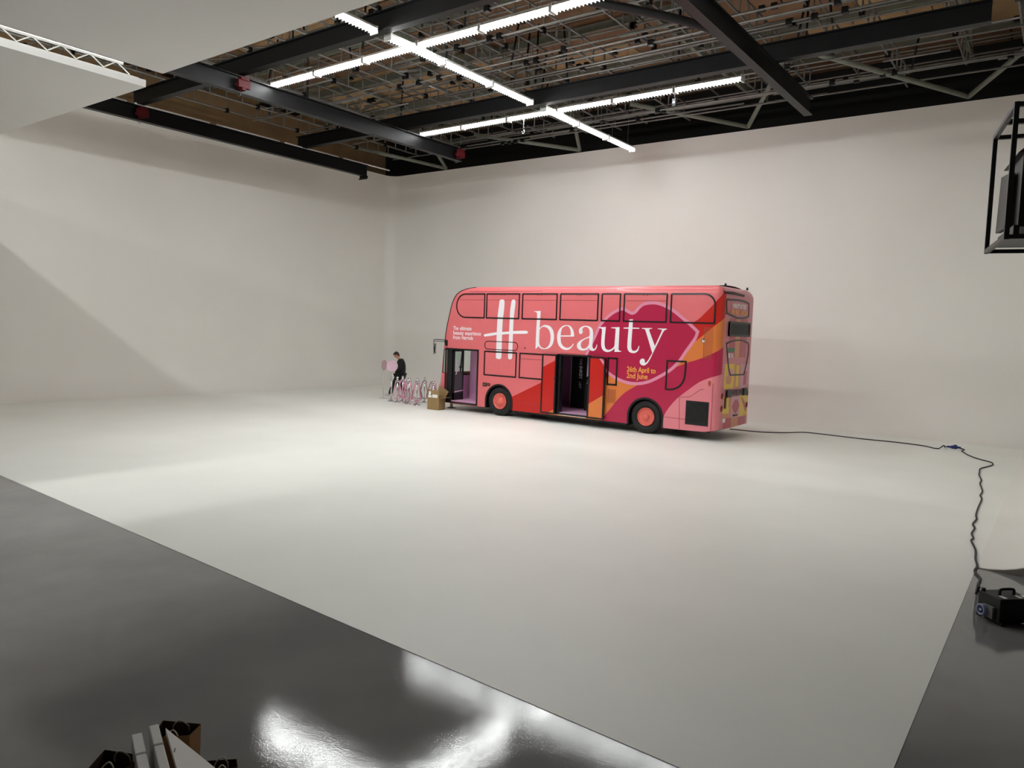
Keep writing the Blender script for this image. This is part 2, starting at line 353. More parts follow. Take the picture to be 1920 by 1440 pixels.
# glossy grey floor paint with an orange-peel surface and worn patches
m_grey = bpy.data.materials.new('glossy_grey_floor_paint'); m_grey.use_nodes = True
nt = m_grey.node_tree; p = nt.nodes['Principled BSDF']
tc = nt.nodes.new('ShaderNodeTexCoord')
n1 = nt.nodes.new('ShaderNodeTexNoise'); n1.inputs['Scale'].default_value = 0.9; n1.inputs['Detail'].default_value = 6
nt.links.new(tc.outputs['Object'], n1.inputs['Vector'])
rp = nt.nodes.new('ShaderNodeValToRGB')
rp.color_ramp.elements[0].color = (0.185, 0.185, 0.184, 1); rp.color_ramp.elements[1].color = (0.225, 0.224, 0.220, 1)
rp.color_ramp.elements[0].position = 0.35; rp.color_ramp.elements[1].position = 0.65
nt.links.new(n1.outputs['Fac'], rp.inputs['Fac']); nt.links.new(rp.outputs['Color'], p.inputs['Base Color'])
rr = nt.nodes.new('ShaderNodeMapRange'); rr.inputs['To Min'].default_value = 0.03; rr.inputs['To Max'].default_value = 0.08
nt.links.new(n1.outputs['Fac'], rr.inputs['Value']); nt.links.new(rr.outputs['Result'], p.inputs['Roughness'])
n2 = nt.nodes.new('ShaderNodeTexNoise'); n2.inputs['Scale'].default_value = 95; n2.inputs['Detail'].default_value = 2
n3 = nt.nodes.new('ShaderNodeTexNoise'); n3.inputs['Scale'].default_value = 3.0; n3.inputs['Detail'].default_value = 2
nt.links.new(tc.outputs['Object'], n2.inputs['Vector']); nt.links.new(tc.outputs['Object'], n3.inputs['Vector'])
b1 = nt.nodes.new('ShaderNodeBump'); b1.inputs['Strength'].default_value = 0.075; b1.inputs['Distance'].default_value = 0.004
b2 = nt.nodes.new('ShaderNodeBump'); b2.inputs['Strength'].default_value = 0.03; b2.inputs['Distance'].default_value = 0.03
nt.links.new(n2.outputs['Fac'], b1.inputs['Height']); nt.links.new(n3.outputs['Fac'], b2.inputs['Height'])
nt.links.new(b2.outputs['Normal'], b1.inputs['Normal']); nt.links.new(b1.outputs['Normal'], p.inputs['Normal'])
p.inputs['Specular IOR Level'].default_value = 0.55

XL, YB, XRW, HW, RF, RC = -26.9, 26.0, 0.53, 10.0, 1.25, 0.5
EDGE_X = -0.72
tag(MB().box((-29.5, -9, -0.2), (9.0, 28.2, -0.004)).build('floor', m_grey), kind='structure',
    label='glossy grey painted concrete studio floor')
# white painted floor slab: front edge runs slightly out of square
def front_y(x): return 4.40 + (-x - 0.72) * 0.0415
wf = MB()
fx = [XL + RF, -20, -14, -8, -4, EDGE_X]
vv = []
for x in fx: vv += [(x, front_y(x), -0.004), (x, front_y(x), 0.0), (x, YB - RF, 0.0)]
ff = []
for i in range(len(fx) - 1):
    a = i * 3; b = a + 3
    ff += [(a, b, b + 1, a + 1), (a + 1, b + 1, b + 2, a + 2)]
ff.append((15, 16, 17))
wf.add(vv, ff)
wf.add([(EDGE_X, front_y(EDGE_X), -0.004), (EDGE_X, YB - RF, -0.004), (EDGE_X, YB - RF, 0), (EDGE_X, front_y(EDGE_X), 0)], [(0, 1, 2, 3)])
tag(wf.build('floor_white', m_whitefloor), kind='structure', label='white painted cove floor with a straight front edge')

# cove walls: a profile (quarter-round foot, plain wall) swept round three sides
NP = 14
prof = [(RF - RF * math.sin(0.5 * PI * k / NP), RF - RF * math.cos(0.5 * PI * k / NP)) for k in range(NP + 1)]  # (inset, z)
prof += [(0.0, RF + (HW - RF) * k / 8.0) for k in range(1, 9)]
def ring(inset, path):
    out = []
    for kind, t in path:
        r = max(RC - inset, 0.015)
        if kind == 'L': out.append((XL + inset, t))
        elif kind == 'B': out.append((t, YB - inset))
        elif kind == 'R': out.append((XRW - inset, t))
        elif kind == 'CL':
            a = PI - t * 0.5 * PI; k = max(inset, RC) if inset > RC else RC
            c = (XL + inset + r, YB - inset - r); out.append((c[0] + r * math.cos(a), c[1] + r * math.sin(a)))
        elif kind == 'CR':
            a = 0.5 * PI - t * 0.5 * PI
            c = (XRW - inset - r, YB - inset - r); out.append((c[0] + r * math.cos(a), c[1] + r * math.sin(a)))
    return out
def sweep(name, path, label):
    mb = MB(); n = len(path); v = []
    for ins, z in prof: v += [(x, y, z) for x, y in ring(ins, path)]
    f = [(i*n+k, i*n+k+1, (i+1)*n+k+1, (i+1)*n+k) for i in range(len(prof)-1) for k in range(n-1)]
    mb.add(v, f, 0, True)
    o = mb.build(name, m_white)
    # make the inner side face the room, then give the wall its thickness behind
    return tag(o, label, kind='structure')
NC = 10
sweep('wall_left', [('L', 4.5 + (YB - 2.2 - 4.5) * k / 12.0) for k in range(13)], 'white studio cove wall on the left')
sweep('wall_back', [('L', YB - 2.2), ('L', YB - 1.6)] + [('CL', k / NC) for k in range(NC + 1)] + [('B', XL + 1.6 + (XRW - XL - 3.2) * k / 16.0) for k in range(17)] + [('CR', k / NC) for k in range(NC + 1)] + [('R', YB - 1.6), ('R', YB - 2.2)],
      'white studio cove wall behind the bus')
sweep('wall_right', [('R', YB - 2.2 - (YB - 2.2 - 11.0) * k / 8.0) for k in range(9)], 'white studio cove wall on the right with a curved foot')
# backing frames that give the cove its depth
tag(MB().box((XL - 0.30, 4.5, 0), (XL - 0.02, YB + 0.3, HW + 0.0)).build('trim_1', m_dark), kind='structure')
tag(MB().box((XL - 0.02, YB + 0.02, 0), (XRW + 0.3, YB + 0.3, HW + 0.0)).build('trim_2', m_dark), kind='structure')
tag(MB().box((XRW + 0.02, 11.05, 0), (XRW + 0.3, YB + 0.02, HW + 0.0)).build('trim_3', m_dark), kind='structure')
endc = [(XRW - i, z) for i, z in prof[:NP + 1]] + [(XRW, HW), (XRW + 0.3, HW), (XRW + 0.3, -0.01), (EDGE_X, -0.01)]
ec = MB(); ec.add([(x, 11.0, z) for x, z in endc] + [(x, 11.04, z) for x, z in endc],
                  [tuple(range(len(endc))), tuple(reversed(range(len(endc), 2 * len(endc))))] +
                  [(i, (i + 1) % len(endc), (i + 1) % len(endc) + len(endc), i + len(endc)) for i in range(len(endc))])
tag(ec.build('trim_4', mat('grey_end_board', (186, 180, 170), 0.6)), kind='structure', label='grey cut end of the right cove wall')
# shed walls beyond the cove
tag(MB().box((-29.5, 28.0, -0.2), (9.0, 28.2, 12.4)).build('wall_outer_back', m_dark), kind='structure')
tag(MB().box((-29.7, -9, -0.2), (-29.5, 28.2, 12.4)).build('wall_outer_left', m_tan), kind='structure')
tag(MB().box((9.0, -9, -0.2), (9.2, 28.2, 12.4)).build('wall_outer_right', m_dark), kind='structure')
m_shed = mat('grey_shed_wall', (96, 94, 90), 0.8)
tag(MB().box((-29.7, -9.2, -0.2), (9.2, -9, 12.4)).build('wall_outer_front', m_shed), kind='structure')

# ------------------------------------------------------------------ roof
ceil_o = MB().box((-29.7, -9.2, 12.35), (9.2, 28.2, 12.5)).build('ceiling', m_dark)
tag(ceil_o, 'dark pitched shed roof lined with tan boards', kind='structure')
pm = [MB().box((0, 0, 0), (3.36, 2.05, 0.03)).mesh('roof_panel', m) for m in (m_tan, m_tan2)]
for i in range(9):
    for j in range(11):
        x = -29.2 + i * 3.4 + (1.7 if j % 2 else 0); y = 5.2 + j * 2.1
        k = 1 if random.random() < (0.55 if -20 < x < -8 else 0.12) else 0
        if y > 24.5: k = 1
        obj('roof_panel', pm[k], ceil_o, (x, y, 12.27 - random.random() * 0.05))
pur = MB().box((0, -0.06, -0.22), (34, 0.06, 0)).mesh('purlin', m_green)
for j in range(8): obj('purlin', pur, ceil_o, (-28.5, 5.2 + j * 3.0, 12.2))
# roof trusses
def roof_truss(x, label, braces):
    t = thing('roof_truss', label, 'roof truss', (x, 5, 11.2), group=None)
    MB().bar((0, 0, 0), (0, 21.0, 0), 0.12, 0.16).build('bottom_chord', m_green, t)
    MB().bar((0, 0, 0.9), (0, 21.0, 0.9), 0.12, 0.14).build('top_chord', m_green, t)
    dm = None
    for k in range(8):
        y0 = k * 2.6; a, b = ((0, y0, 0.05), (0, y0 + 1.3, 0.86)); c = (0, y0 + 2.6, 0.05)
        MB().bar(a, b, 0.07, 0.09).build('diagonal', m_green, t)
        if y0 + 2.6 < 21: MB().bar(b, c, 0.07, 0.09).build('diagonal', m_green, t)
    for q in braces:
        MB().cyl((q[0][0]-x, q[0][1]-5, q[0][2]-11.2), (q[1][0]-x, q[1][1]-5, q[1][2]-11.2), 0.075, n=10).build('brace', m_green, t)
def ext(a, b, k): return tuple(a[i] + (b[i] - a[i]) * k for i in range(3))
ap = [(-23.23, 25.8, 10.02), (-16.13, 25.8, 10.04), (-9.35, 25.8, 10.07), (-2.83, 25.8, 10.08)]
roof_truss(-23.2, 'grey green roof truss above the left black beam', [((-25.9, 22.6, 10.62), ap[0]), ((-22.9, 24.6, 10.6), ap[0])])
roof_truss(-16.1, 'grey green roof truss between the left beam and the lengthwise strip lights', [((-19.8, 23.6, 10.6), ap[1]), ((-15.7, 24.7, 10.6), ap[1])])
roof_truss(-9.35, 'grey green roof truss right of the lengthwise strip lights', [((-12.5, 23.1, 10.6), ap[2]), (ext(ap[2], (-8.0, 23.7, 10.6), 1.6), ap[2])])
roof_truss(-2.83, 'grey green roof truss at the far right of the roof', [((-6.0, 21.7, 10.6), ap[3]), (ext(ap[3], (-1.5, 24.2, 10.6), 1.9), ap[3])])

# ------------------------------------------------------------------ steel beams
def ibeam(p0, p1, h, w, tf=0.03, tw=0.05):
    mb = MB(); p0 = Vector(p0); p1 = Vector(p1); z = Vector((0, 0, 1))
    mb.bar(p0 + z * (h - tf / 2), p1 + z * (h - tf / 2), w, tf)
    mb.bar(p0 + z * (tf / 2), p1 + z * (tf / 2), w, tf)
    mb.bar(p0 + z * (h / 2), p1 + z * (h / 2), tw, h - 2 * tf + 0.002)
    return mb
YBZ, XBZ = 8.96, 9.45
def beam(name, p0, p1, h, label):
    c = Vector(p0)
    t = thing(name, label, 'steel beam', tuple(c))
    ibeam((0, 0, 0), tuple(Vector(p1) - c), h, 0.22).build('beam_profile', m_black, t)
    return t
bl = beam('steel_beam', (-24.0, 2, YBZ), (-24.0, 21.7, YBZ), 0.46, 'black steel beam running along the left wall to a free end')
for y in (7.2, 10.0, 12.8, 15.6, 18.4):
    MB().cyl((0.05, y, 0.50), (0.05, y + 2.55, 0.50), 0.03, n=8).build('conduit_or_lit_flange', m_whitemetal, bl)  # white tubes stand in for light caught on the beam's top flange
MB().box((-0.14, 19.45, -0.10), (0.16, 19.62, 0.0)).box((-0.26, 19.5, -0.13), (0.2, 19.56, -0.09)).build('end_stop', m_black, bl)
beam('steel_beam', (-18.6, 2, YBZ), (-18.6, 21.4, YBZ), 0.46, 'black steel beam between the left wall beam and the strip lights')
beam('steel_beam', (-6.16, 2, YBZ), (-6.16, 21.6, YBZ), 0.46, 'black steel beam right of the strip lights, ending above the bus rear')
beam('steel_beam', (-24.3, 12.17, XBZ), (-0.5, 12.17, XBZ), 0.45, 'black crosswise steel beam above the nearer row of strip lights')
xb2 = beam('steel_beam', (-24.3, 18.47, XBZ), (-1.73, 18.47, XBZ), 0.45, 'black crosswise steel beam above the farther row of strip lights')
for k in range(20):
    MB().box((1.2 + k * 1.1, -0.30, 0.47), (1.24 + k * 1.1, -0.12, 0.51)).build('bracket', m_galv, xb2)
MB().cyl((0.6, -0.3, 0.5), (22.0, -0.3, 0.5), 0.025, n=6).build('conduit_or_lit_flange', m_galv, xb2)
dk = MB().tube(smooth3([(-10.6, 13.0, 10.15), (-9.2, 14.4, 10.12), (-7.9, 16.2, 10.1), (-7.2, 17.6, 10.08), (-6.9, 18.9, 10.1)], 8), 0.10, 10).build('flexible_duct', m_matteblack)
tag(dk, 'black flexible duct curving beside the right black beam', 'duct')

# ------------------------------------------------------------------ red beam trolleys
def trolley(loc, label):
    t = thing('beam_trolley', label, 'trolley', (loc[0], loc[1], loc[2] + 0.1), group='red beam trolleys'); t.scale = (0.8, 1, 0.62)
    mb = MB()
    mb.box((-0.32, -0.18, 0.02), (-0.20, 0.18, 0.34)); mb.box((0.20, -0.18, 0.02), (0.32, 0.18, 0.34)); mb.box((-0.3, -0.06, -0.06), (0.3, 0.06, 0.05))
    mb.build('trolley_frame', m_red, t)
    for sx in (-1, 1):
        for sy in (-1, 1):
            MB().cyl((sx * 0.10, sy * 0.12, 0.14), (sx * 0.21, sy * 0.12, 0.14), 0.075, n=12).build('wheel', m_red, t)
    MB().box((-0.36, -0.12, 0.34), (-0.16, 0.12, 0.46)).box((0.16, -0.12, 0.34), (0.36, 0.12, 0.46)).build('clamp_block', m_red, t)
    MB().tube(smooth3([(0.05, 0, -0.05), (0.09, 0, -0.2), (0.0, 0, -0.28), (-0.09, 0, -0.2), (-0.05, 0, -0.05)], 6), 0.010, 6).build('chain', m_galv, t)
trolley((-24.0, 12.17, YBZ), 'red beam trolley on the left wall beam')
trolley((-18.6, 12.17, YBZ), 'red beam trolley on the second black beam near the strip light end')
trolley((-18.6, 21.2, YBZ), 'small red trolley at the far end of the second beam by the back wall')

# ------------------------------------------------------------------ scaffold grid of lattice beams and tubes
sg = thing('scaffold_grid', 'grey scaffold grid of lattice beams and tubes filling the roof', 'scaffold', (-13, 15, 10.3))
rung_me = MB().cyl((0, 0, -0.24), (0, 0, 0.24), 0.026, n=5, caps=False).mesh('rung', m_galv)
clamps = MB()
ZL = 0.35
xs_l = []
x = -25.2
while x < 1.0:
    xs_l.append(x); x += random.uniform(1.15, 1.55)
for x in xs_l:
    y0 = 5.0 + random.random(); y1 = 25.3 - random.random() * 0.8
    dz = random.choice((0, 0, 0.25, 0.5))
    m = MB()
    m.cyl((x + 13, y0 - 15, ZL - 0.24 + dz), (x + 13, y1 - 15, ZL - 0.24 + dz), 0.030, n=6)
    m.cyl((x + 13, y0 - 15, ZL + 0.24 + dz), (x + 13, y1 - 15, ZL + 0.24 + dz), 0.030, n=6)
    lb = m.build('lattice_beam', m_galv, sg)
    y = y0 + 0.3; k = 0
    while y < y1:
        if y > 9.0 or x > -8: obj('rung', rung_me, lb, (x + 13, y - 15, ZL + dz))
        if k % 5 == 2: clamps.box((x + 13 - 0.06, y - 15 - 0.05, ZL + dz - 0.32), (x + 13 + 0.06, y - 15 + 0.05, ZL + dz - 0.16))
        y += 0.62; k += 1
    for q in range(2):   # a few sloping braces in each lattice
        ya = random.uniform(10, 22)
        MB().cyl((x + 13, ya - 15, ZL + dz - 0.22), (x + 13, ya + 1.2 - 15, ZL + dz + 0.22), 0.02, n=5).build('brace', m_galv, lb)
y = 7.6
while y < 25.6:
    n = random.choice((1, 2, 2))
    for q in range(n):
        xa = random.choice((-25.6, -25.6, -22, -17, -14)) + random.random(); xb = random.choice((0.3, 0.3, -4, -8)) - random.random()
        zz_ = random.choice((0.02, 0.04, 0.68, 0.72, 0.95))
        yy = y + q * random.uniform(0.12, 0.3)
        MB().cyl((xa + 13, yy - 15, zz_), (xb + 13, yy - 15, zz_), 0.027, n=6).build('scaffold_tube', m_galv, sg)
        for c in range(4):
            xc = random.uniform(xa, xb); clamps.box((xc + 13 - 0.07, yy - 15 - 0.06, zz_ - 0.07), (xc + 13 + 0.07, yy - 15 + 0.06, zz_ + 0.07))
    y += random.uniform(0.32, 0.75)
for k in range(75):
    xa = random.uniform(-24, -1); ya = random.uniform(10, 25); zc = random.uniform(0.0, 0.4)
    MB().cyl((xa + 13, ya - 15, zc), (xa + 13 + random.uniform(1.2, 3), ya - 15, zc), 0.026, n=6).build('scaffold_tube', m_galv, sg)
for k in range(46):
    xa = random.uniform(-24, -1); ya = random.uniform(9, 25)
    MB().cyl((xa + 13, ya - 15, 0.0), (xa + 13 + random.uniform(-0.3, 0.3), ya - 15 + random.uniform(-0.4, 0.4), random.uniform(1.2, 1.85)), 0.03, n=6).build('hanger_tube', m_black, sg)
tag(clamps.build('clamps', m_black, sg, fix=False), kind='stuff')

# ------------------------------------------------------------------ strip lights
LZ = 9.5
def strip_light(kind, a, b, fixed, label, group, z, lamp=None):
    L = b - a - 0.03
    mid = (a + b) / 2
    loc = (mid, fixed, z) if kind == 'X' else (fixed, mid, z)
    t = thing('strip_light', label, 'strip light', loc, 0.0 if kind == 'X' else 0.5 * PI, group)
    h = L / 2
    if 'housing' not in LM:
        mb = MB()
        mb.add([(-h, -0.11, 0.0), (-h, 0.11, 0.0), (-h, 0.07, 0.07), (-h, -0.07, 0.07), (h, -0.11, 0.0), (h, 0.11, 0.0), (h, 0.07, 0.07), (h, -0.07, 0.07)],
               [(0,1,2,3),(7,6,5,4),(0,4,5,1),(1,5,6,2),(2,6,7,3),(3,7,4,0)])
        LM['housing'] = mb.mesh('housing', m_whitemetal)
        d = MB(); d.add([(-h+.03, -0.095, -0.004), (-h+.03, -0.06, -0.055), (-h+.03, 0.06, -0.055), (-h+.03, 0.095, -0.004), (h-.03, -0.095, -0.004), (h-.03, -0.06, -0.055), (h-.03, 0.06, -0.055), (h-.03, 0.095, -0.004)],
                        [(3,2,1,0),(4,5,6,7),(0,1,5,4),(1,2,6,5),(2,3,7,6)])
        LM['diffuser'] = d.mesh('diffuser', m_lamp)
        LM['diffuser2'] = d.mesh('diffuser', m_lamp2); LM['diffuser3'] = d.mesh('diffuser', m_lamp3)
        lv = MB(); nf = 20
        for q in range(nf):
            xq = -h + 0.05 + (2 * h - 0.1) * q / (nf - 1); lv.box((xq - 0.004, -0.058, -0.105), (xq + 0.004, 0.058, -0.056))
        LM['louvre'] = lv.mesh('louvre', m_galv)
        LM['cap'] = MB().box((-0.015, -0.115, -0.105), (0.015, 0.115, 0.06)).mesh('end_cap', m_whitemetal)
        LM['wire'] = MB().cyl((0, 0, 0.06), (0, 0, 2.6), 0.006, n=5).mesh('hanger', m_galv)
    obj('housing', LM['housing'], t); obj('diffuser', LM[lamp or 'diffuser'], t); tag(obj('louvre', LM['louvre'], t), kind='stuff')
    obj('end_cap', LM['cap'], t, (-h + 0.015, 0, 0)); obj('end_cap', LM['cap'], t, (h - 0.015, 0, 0))
    obj('hanger', LM['wire'], t, (-h * 0.6, 0, 0)); obj('hanger', LM['wire'], t, (h * 0.6, 0, 0))
    return t
LM = {}
ORD = ['first', 'second', 'third', 'fourth', 'fifth', 'sixth', 'seventh', 'eighth', 'ninth', 'tenth', 'eleventh', 'twelfth']
xs_r = [-18.75 + 1.918 * k for k in range(7)]
for k in range(6):
    strip_light('X', xs_r[k], xs_r[k + 1], 13.36, 'lit strip light, %s from the left in the nearer crosswise row' % ORD[k], 'strip lights of the nearer crosswise row', 9.56)
for k in range(6):
    strip_light('X', xs_r[k], xs_r[k + 1], 19.46, 'lit strip light, %s from the left in the farther crosswise row' % ORD[k], 'strip lights of the farther crosswise row', 9.56, 'diffuser2')
ys_r = [10.08, 12.36, 14.278, 16.196, 18.74, 20.658, 22.576]
for k, y in enumerate(ys_r):
    strip_light('Y', y, y + 1.918, -13.08, 'lit strip light, %s from the front in the lengthwise row over the bus' % ORD[k], 'strip lights of the lengthwise row', 9.46, 'diffuser2' if k > 3 else None)
for k in range(3):  # unseen lights added beyond the visible row to brighten the right side
    strip_light('X', xs_r[6] + 1.918 * k, xs_r[6] + 1.918 * (k + 1), 13.36, 'unseen strip light added past the nearer crosswise row above the frame', 'added strip lights past the nearer crosswise row', 9.56, 'diffuser2')
for k in range(10):
    strip_light('X', -24.6 + 1.918 * k, -24.6 + 1.918 * (k + 1), 3.5, 'strip light hidden above the white flying ceiling panels', 'strip lights above the flying panels', 9.56, 'diffuser3')
for k, y in enumerate((1.0, 4.2, 6.2, 8.15)):
    strip_light('Y', y, y + 1.918, -13.08, 'strip light hidden above the white flying ceiling panels', 'strip lights above the flying panels', 9.46)
for yb_ in (-4.6,):  # fill row added behind the camera, brightens foreground and bus side
    for k in range(10):
        strip_light('X', -26.0 + 1.918 * k, -26.0 + 1.918 * (k + 1), yb_, 'added strip light standing in for unseen lights behind the viewpoint', 'added strip lights behind the viewpoint', 9.56, 'diffuser3')
# small fittings near the lights
t = thing('junction_box', 'small white box at the left end of the nearer light row', 'box', (-19.0, 13.36, 9.50))
MB().box((-0.16, -0.08, 0), (0.14, 0.08, 0.10)).build('case', m_whitemetal, t); MB().cyl((0, 0, 0.1), (0, 0, 2.6), 0.012, n=6).build('hanger', m_galv, t)
t = thing('sensor', 'small black sensor with a white light hanging under the farther light row', 'sensor', (-9.3, 19.75, 9.2))
MB().box((-0.05, -0.05, 0), (0.05, 0.05, 0.2)).build('case', m_matteblack, t); MB().cyl((0, -0.055, 0.1), (0, -0.045, 0.1), 0.03, n=8).build('lens', mat('sensor_glow', (220, 225, 255), 0.4, var=0, emit=(0.8, 0.85, 1), es=3), t)
MB().cyl((0, 0, 0.2), (0, 0, 1.2), 0.01, n=6).build('hanger', m_galv, t)
t = thing('safety_hook', 'small chrome hook hanging below the farther light row', 'hook', (-14.4, 19.6, 9.05))
MB().tube(smooth3([(0, 0, 1.3), (0, 0, 0.2), (0.03, 0, 0.12), (0.02, 0, 0.02), (-0.04, 0, 0.02), (-0.05, 0, 0.08)], 5), 0.012, 6).build('hook_bend', m_chrome, t)

# ------------------------------------------------------------------ flying ceiling panels
def panel(name, x0, x1, y0, y1, z, label):
    t = thing(name, label, 'ceiling panel', ((x0 + x1) / 2, (y0 + y1) / 2, z))
    hx, hy = (x1 - x0) / 2, (y1 - y0) / 2
    MB().box((-hx, -hy, 0), (hx, hy, 0.03)).build('skin', m_panel, t)
    for sx in (-1, 1):
        MB().box((sx * hx - sx * 0.08, -hy, 0.03), (sx * hx, hy, 0.12)).build('edge_rail', m_panel, t)
    for sy in (-1, 1):
        MB().box((-hx + 0.08, sy * hy - sy * 0.08, 0.03), (hx - 0.08, sy * hy, 0.12)).build('edge_rail', m_panel, t)
    for k in range(5):
        MB().box((-hx + 0.08, -hy + (k + 1) * 2 * hy / 6 - 0.03, 0.03), (hx - 0.08, -hy + (k + 1) * 2 * hy / 6 + 0.03, 0.12)).build('cross_rail', m_panel, t)
    for sx in (-0.8, 0.8):
        for sy in (-0.8, 0.8):
            MB().cyl((sx * hx, sy * hy, 0.1), (sx * hx, sy * hy, 2.3), 0.008, n=5).build('suspension_wire', m_black, t)
    return t
panel('flying_panel', -12.25, 0.45, -3.0, 6.6, 6.80, 'large white flying ceiling panel at the top left of the view')
p2 = panel('flying_panel', -26.2, -13.22, -3.0, 6.82, 6.80, 'white flying ceiling panel with a small truss, lower at the left')
# small white ladder truss along the edge of the second panel
tr = thing('edge_truss', 'thin white lattice truss lying along the edge of the left flying panel', 'truss', (-13.32, -3.0, 6.93))
MB().box((0.0, 0, -0.12), (0.09, 9.7, 0.0)).build('fabric_edge', mat('white_fabric', (230, 230, 224), 0.8, var=0.05, scale=4, bump=0.4, bscale=6), tr)
MB().cyl((0.05, 0, 0.17), (0.05, 9.45, 0.17), 0.025, n=8).build('top_chord', m_whitemetal, tr)
MB().cyl((-0.12, 0, 0.02), (-0.12, 9.6, 0.02), 0.025, n=8).build('bottom_chord', m_whitemetal, tr)
for k in range(22):
    y = 0.1 + k * 0.43
    MB().cyl((0.05, y, 0.02), (0.05, y + 0.215, 0.17), 0.010, n=6).build('web_rod', m_whitemetal, tr)
    MB().cyl((0.05, y + 0.215, 0.17), (0.05, y + 0.43, 0.02), 0.010, n=6).build('web_rod', m_whitemetal, tr)
# ================================================================== THE BUS
BX, BY = -12.15, 20.395
HWB = 1.275                     # half width
def paint(n, rgb): return mat(n, rgb, 0.34, var=0.02, scale=2, coat=0.12, spec=0.3)
c_salmon = paint('salmon_pink_wrap', (222, 112, 116))
c_red = paint('red_wrap', (190, 34, 26))
c_orange = paint('orange_wrap', (216, 122, 62))
c_mag = paint('magenta_wrap', (180, 36, 74))
c_pink = paint('light_pink_wrap', (226, 132, 142))
c_line = paint('pale_pink_line_wrap', (222, 140, 166))
c_lip = paint('deep_magenta_wrap', (176, 32, 70))
c_text = mat('white_wrap_print', (240, 236, 240), 0.4, var=0)
c_otext = mat('orange_wrap_print', (238, 166, 74), 0.4, var=0)
c_lilac = mat('lilac_interior', (222, 172, 206), 0.5, var=0.02)
c_lilac_dk = mat('mauve_interior', (204, 154, 192), 0.5, var=0.02)
m_trim = mat('black_window_trim', (12, 11, 12), 0.35, var=0)
m_glass = glass_mat('clear_glass')
m_darkglass = mat('dark_glass', (6, 6, 7), 0.35, var=0, spec=0.12)
m_tyre = mat('black_tyre', (18, 18, 18), 0.7, var=0.1, bump=0.2, bscale=40)
m_rim = mat('salmon_wheel_paint', (224, 104, 92), 0.4, var=0.04)
m_rimdk = mat('worn_salmon_wheel_paint', (170, 70, 62), 0.55, var=0.25, scale=14)
bus = thing('double_decker_bus', 'pink and red wrapped double decker bus with open doors and big white lettering', 'bus', (BX, BY, 0))

ZR, RR = 3.89, 0.29             # start of the roof roll and its radius
UC, RCN = 4.59, 0.22            # start and radius of the rear corner
UE = UC + RCN * 0.5 * PI
VT = ZR + RR * 0.5 * PI
def roll(v):
    if v <= ZR: return 0.0, v
    a = (v - ZR) / RR
    return RR * (1 - math.cos(a)), ZR + RR * math.sin(a)
def side_map(u, v, out=0.0):
    ins, z = roll(v); ins -= out
    if u <= UC: return (u, -HWB + ins, z)
    a = (u - UC) / RCN; r = RCN - ins
    return (UC + r * math.sin(a), -HWB + RCN - r * math.cos(a), z)
def zv(z): return z if z <= ZR else ZR + RR * math.asin(min(1.0, (z - ZR) / RR))
FR = [(x, zv(min(z, ZR + RR))) for x, z in FRONT]
FRS = smooth_poly(FR, closed=False, n=3)
# wheel arches
WHEELS = (-2.51, 2.72)
def arch(cx, r=0.545, n=18):
    return [(cx - r, 0.1)] + [(cx - r * math.cos(PI * k / n), 0.47 + r * math.sin(PI * k / n)) for k in range(n + 1)] + [(cx + r, 0.1)]
DOOR_F = [(-4.80, 0.30), (-3.44, 0.30), (-3.44, 2.08), (-4.80, 2.08)]
DOOR_M = [(-0.25, 0.32), (0.86, 0.32), (0.86, 2.09), (-0.25, 2.09)]
QUART = [(-4.985, 1.25), (-4.85, 1.25), (-4.85, 2.06), (-4.94, 2.06)]
outer = FRS + [(-4.5, 0.235), (-2.0, 0.225), (1.5, 0.235), (3.6, 0.225), (4.45, 0.24), (4.75, 0.29), (UE, 0.32), (UE, VT), (FRS[0][0], VT)]
def below(curve):
    c = smooth_poly([(p[0], p[1]) for p in curve], closed=False, n=5)
    return c + [(6.2, c[-1][1]), (6.2, -1.0), (c[0][0], -1.0)]
def clip(poly): return [(min(max(x, -6), 6.5), min(max(z, -1.2), 4.6)) for x, z in poly]
lips = smooth_poly(LIPS, n=5)
lips_in = offset_poly(lips, 0.088)
regions = [(below(S_RED), 1), (below(S_ORANGE), 2), (below(S_MAG), 3), (below(S_PINK), 4), (lips, 5), (lips_in, 6)]
wrap_mats = [c_salmon, c_red, c_orange, c_mag, c_pink, c_line, c_lip]
glines = [[(UC + (UE - UC) * k / 6, -0.3), (UC + (UE - UC) * k / 6, 5)] for k in range(7)]
glines += [[(-6, ZR + (VT - ZR) * k / 5), (6, ZR + (VT - ZR) * k / 5)] for k in range(6)]
vo, tris = cdt(outer, regions, [arch(WHEELS[0]), arch(WHEELS[1]), DOOR_F, DOOR_M, QUART], glines)
sp = MB()
sp.v = [side_map(u, v) for u, v in vo]
for f, m in tris: sp.f.append(f); sp.m.append(m); sp.sm.append(True)
side_o = sp.build('side_panel', wrap_mats, bus, fix=False)
side_o['label'] = 'printed near side with pink, red, orange and magenta shapes'
# far side, plain pink with lower deck windows at the front
FARW = [[(x, 1.27), (x + 1.3, 1.27), (x + 1.3, 2.05), (x, 2.05)] for x in (-4.7, -3.2)]
vo2, tris2 = cdt(outer, [], [arch(WHEELS[0]), arch(WHEELS[1])] + FARW, glines)
fp = MB(); fp.v = []
for u, v in vo2:
    q = side_map(u, v); fp.v.append((q[0], -q[1], q[2]))
for f, m in tris2: fp.f.append(tuple(reversed(f))); fp.m.append(0); fp.sm.append(True)
fp.build('side_panel', c_salmon, bus, fix=False)
for w in FARW:
    MB().box((w[0][0], HWB - 0.03, 1.27), (w[1][0], HWB - 0.015, 2.05)).build('window_pane', m_glass, bus)

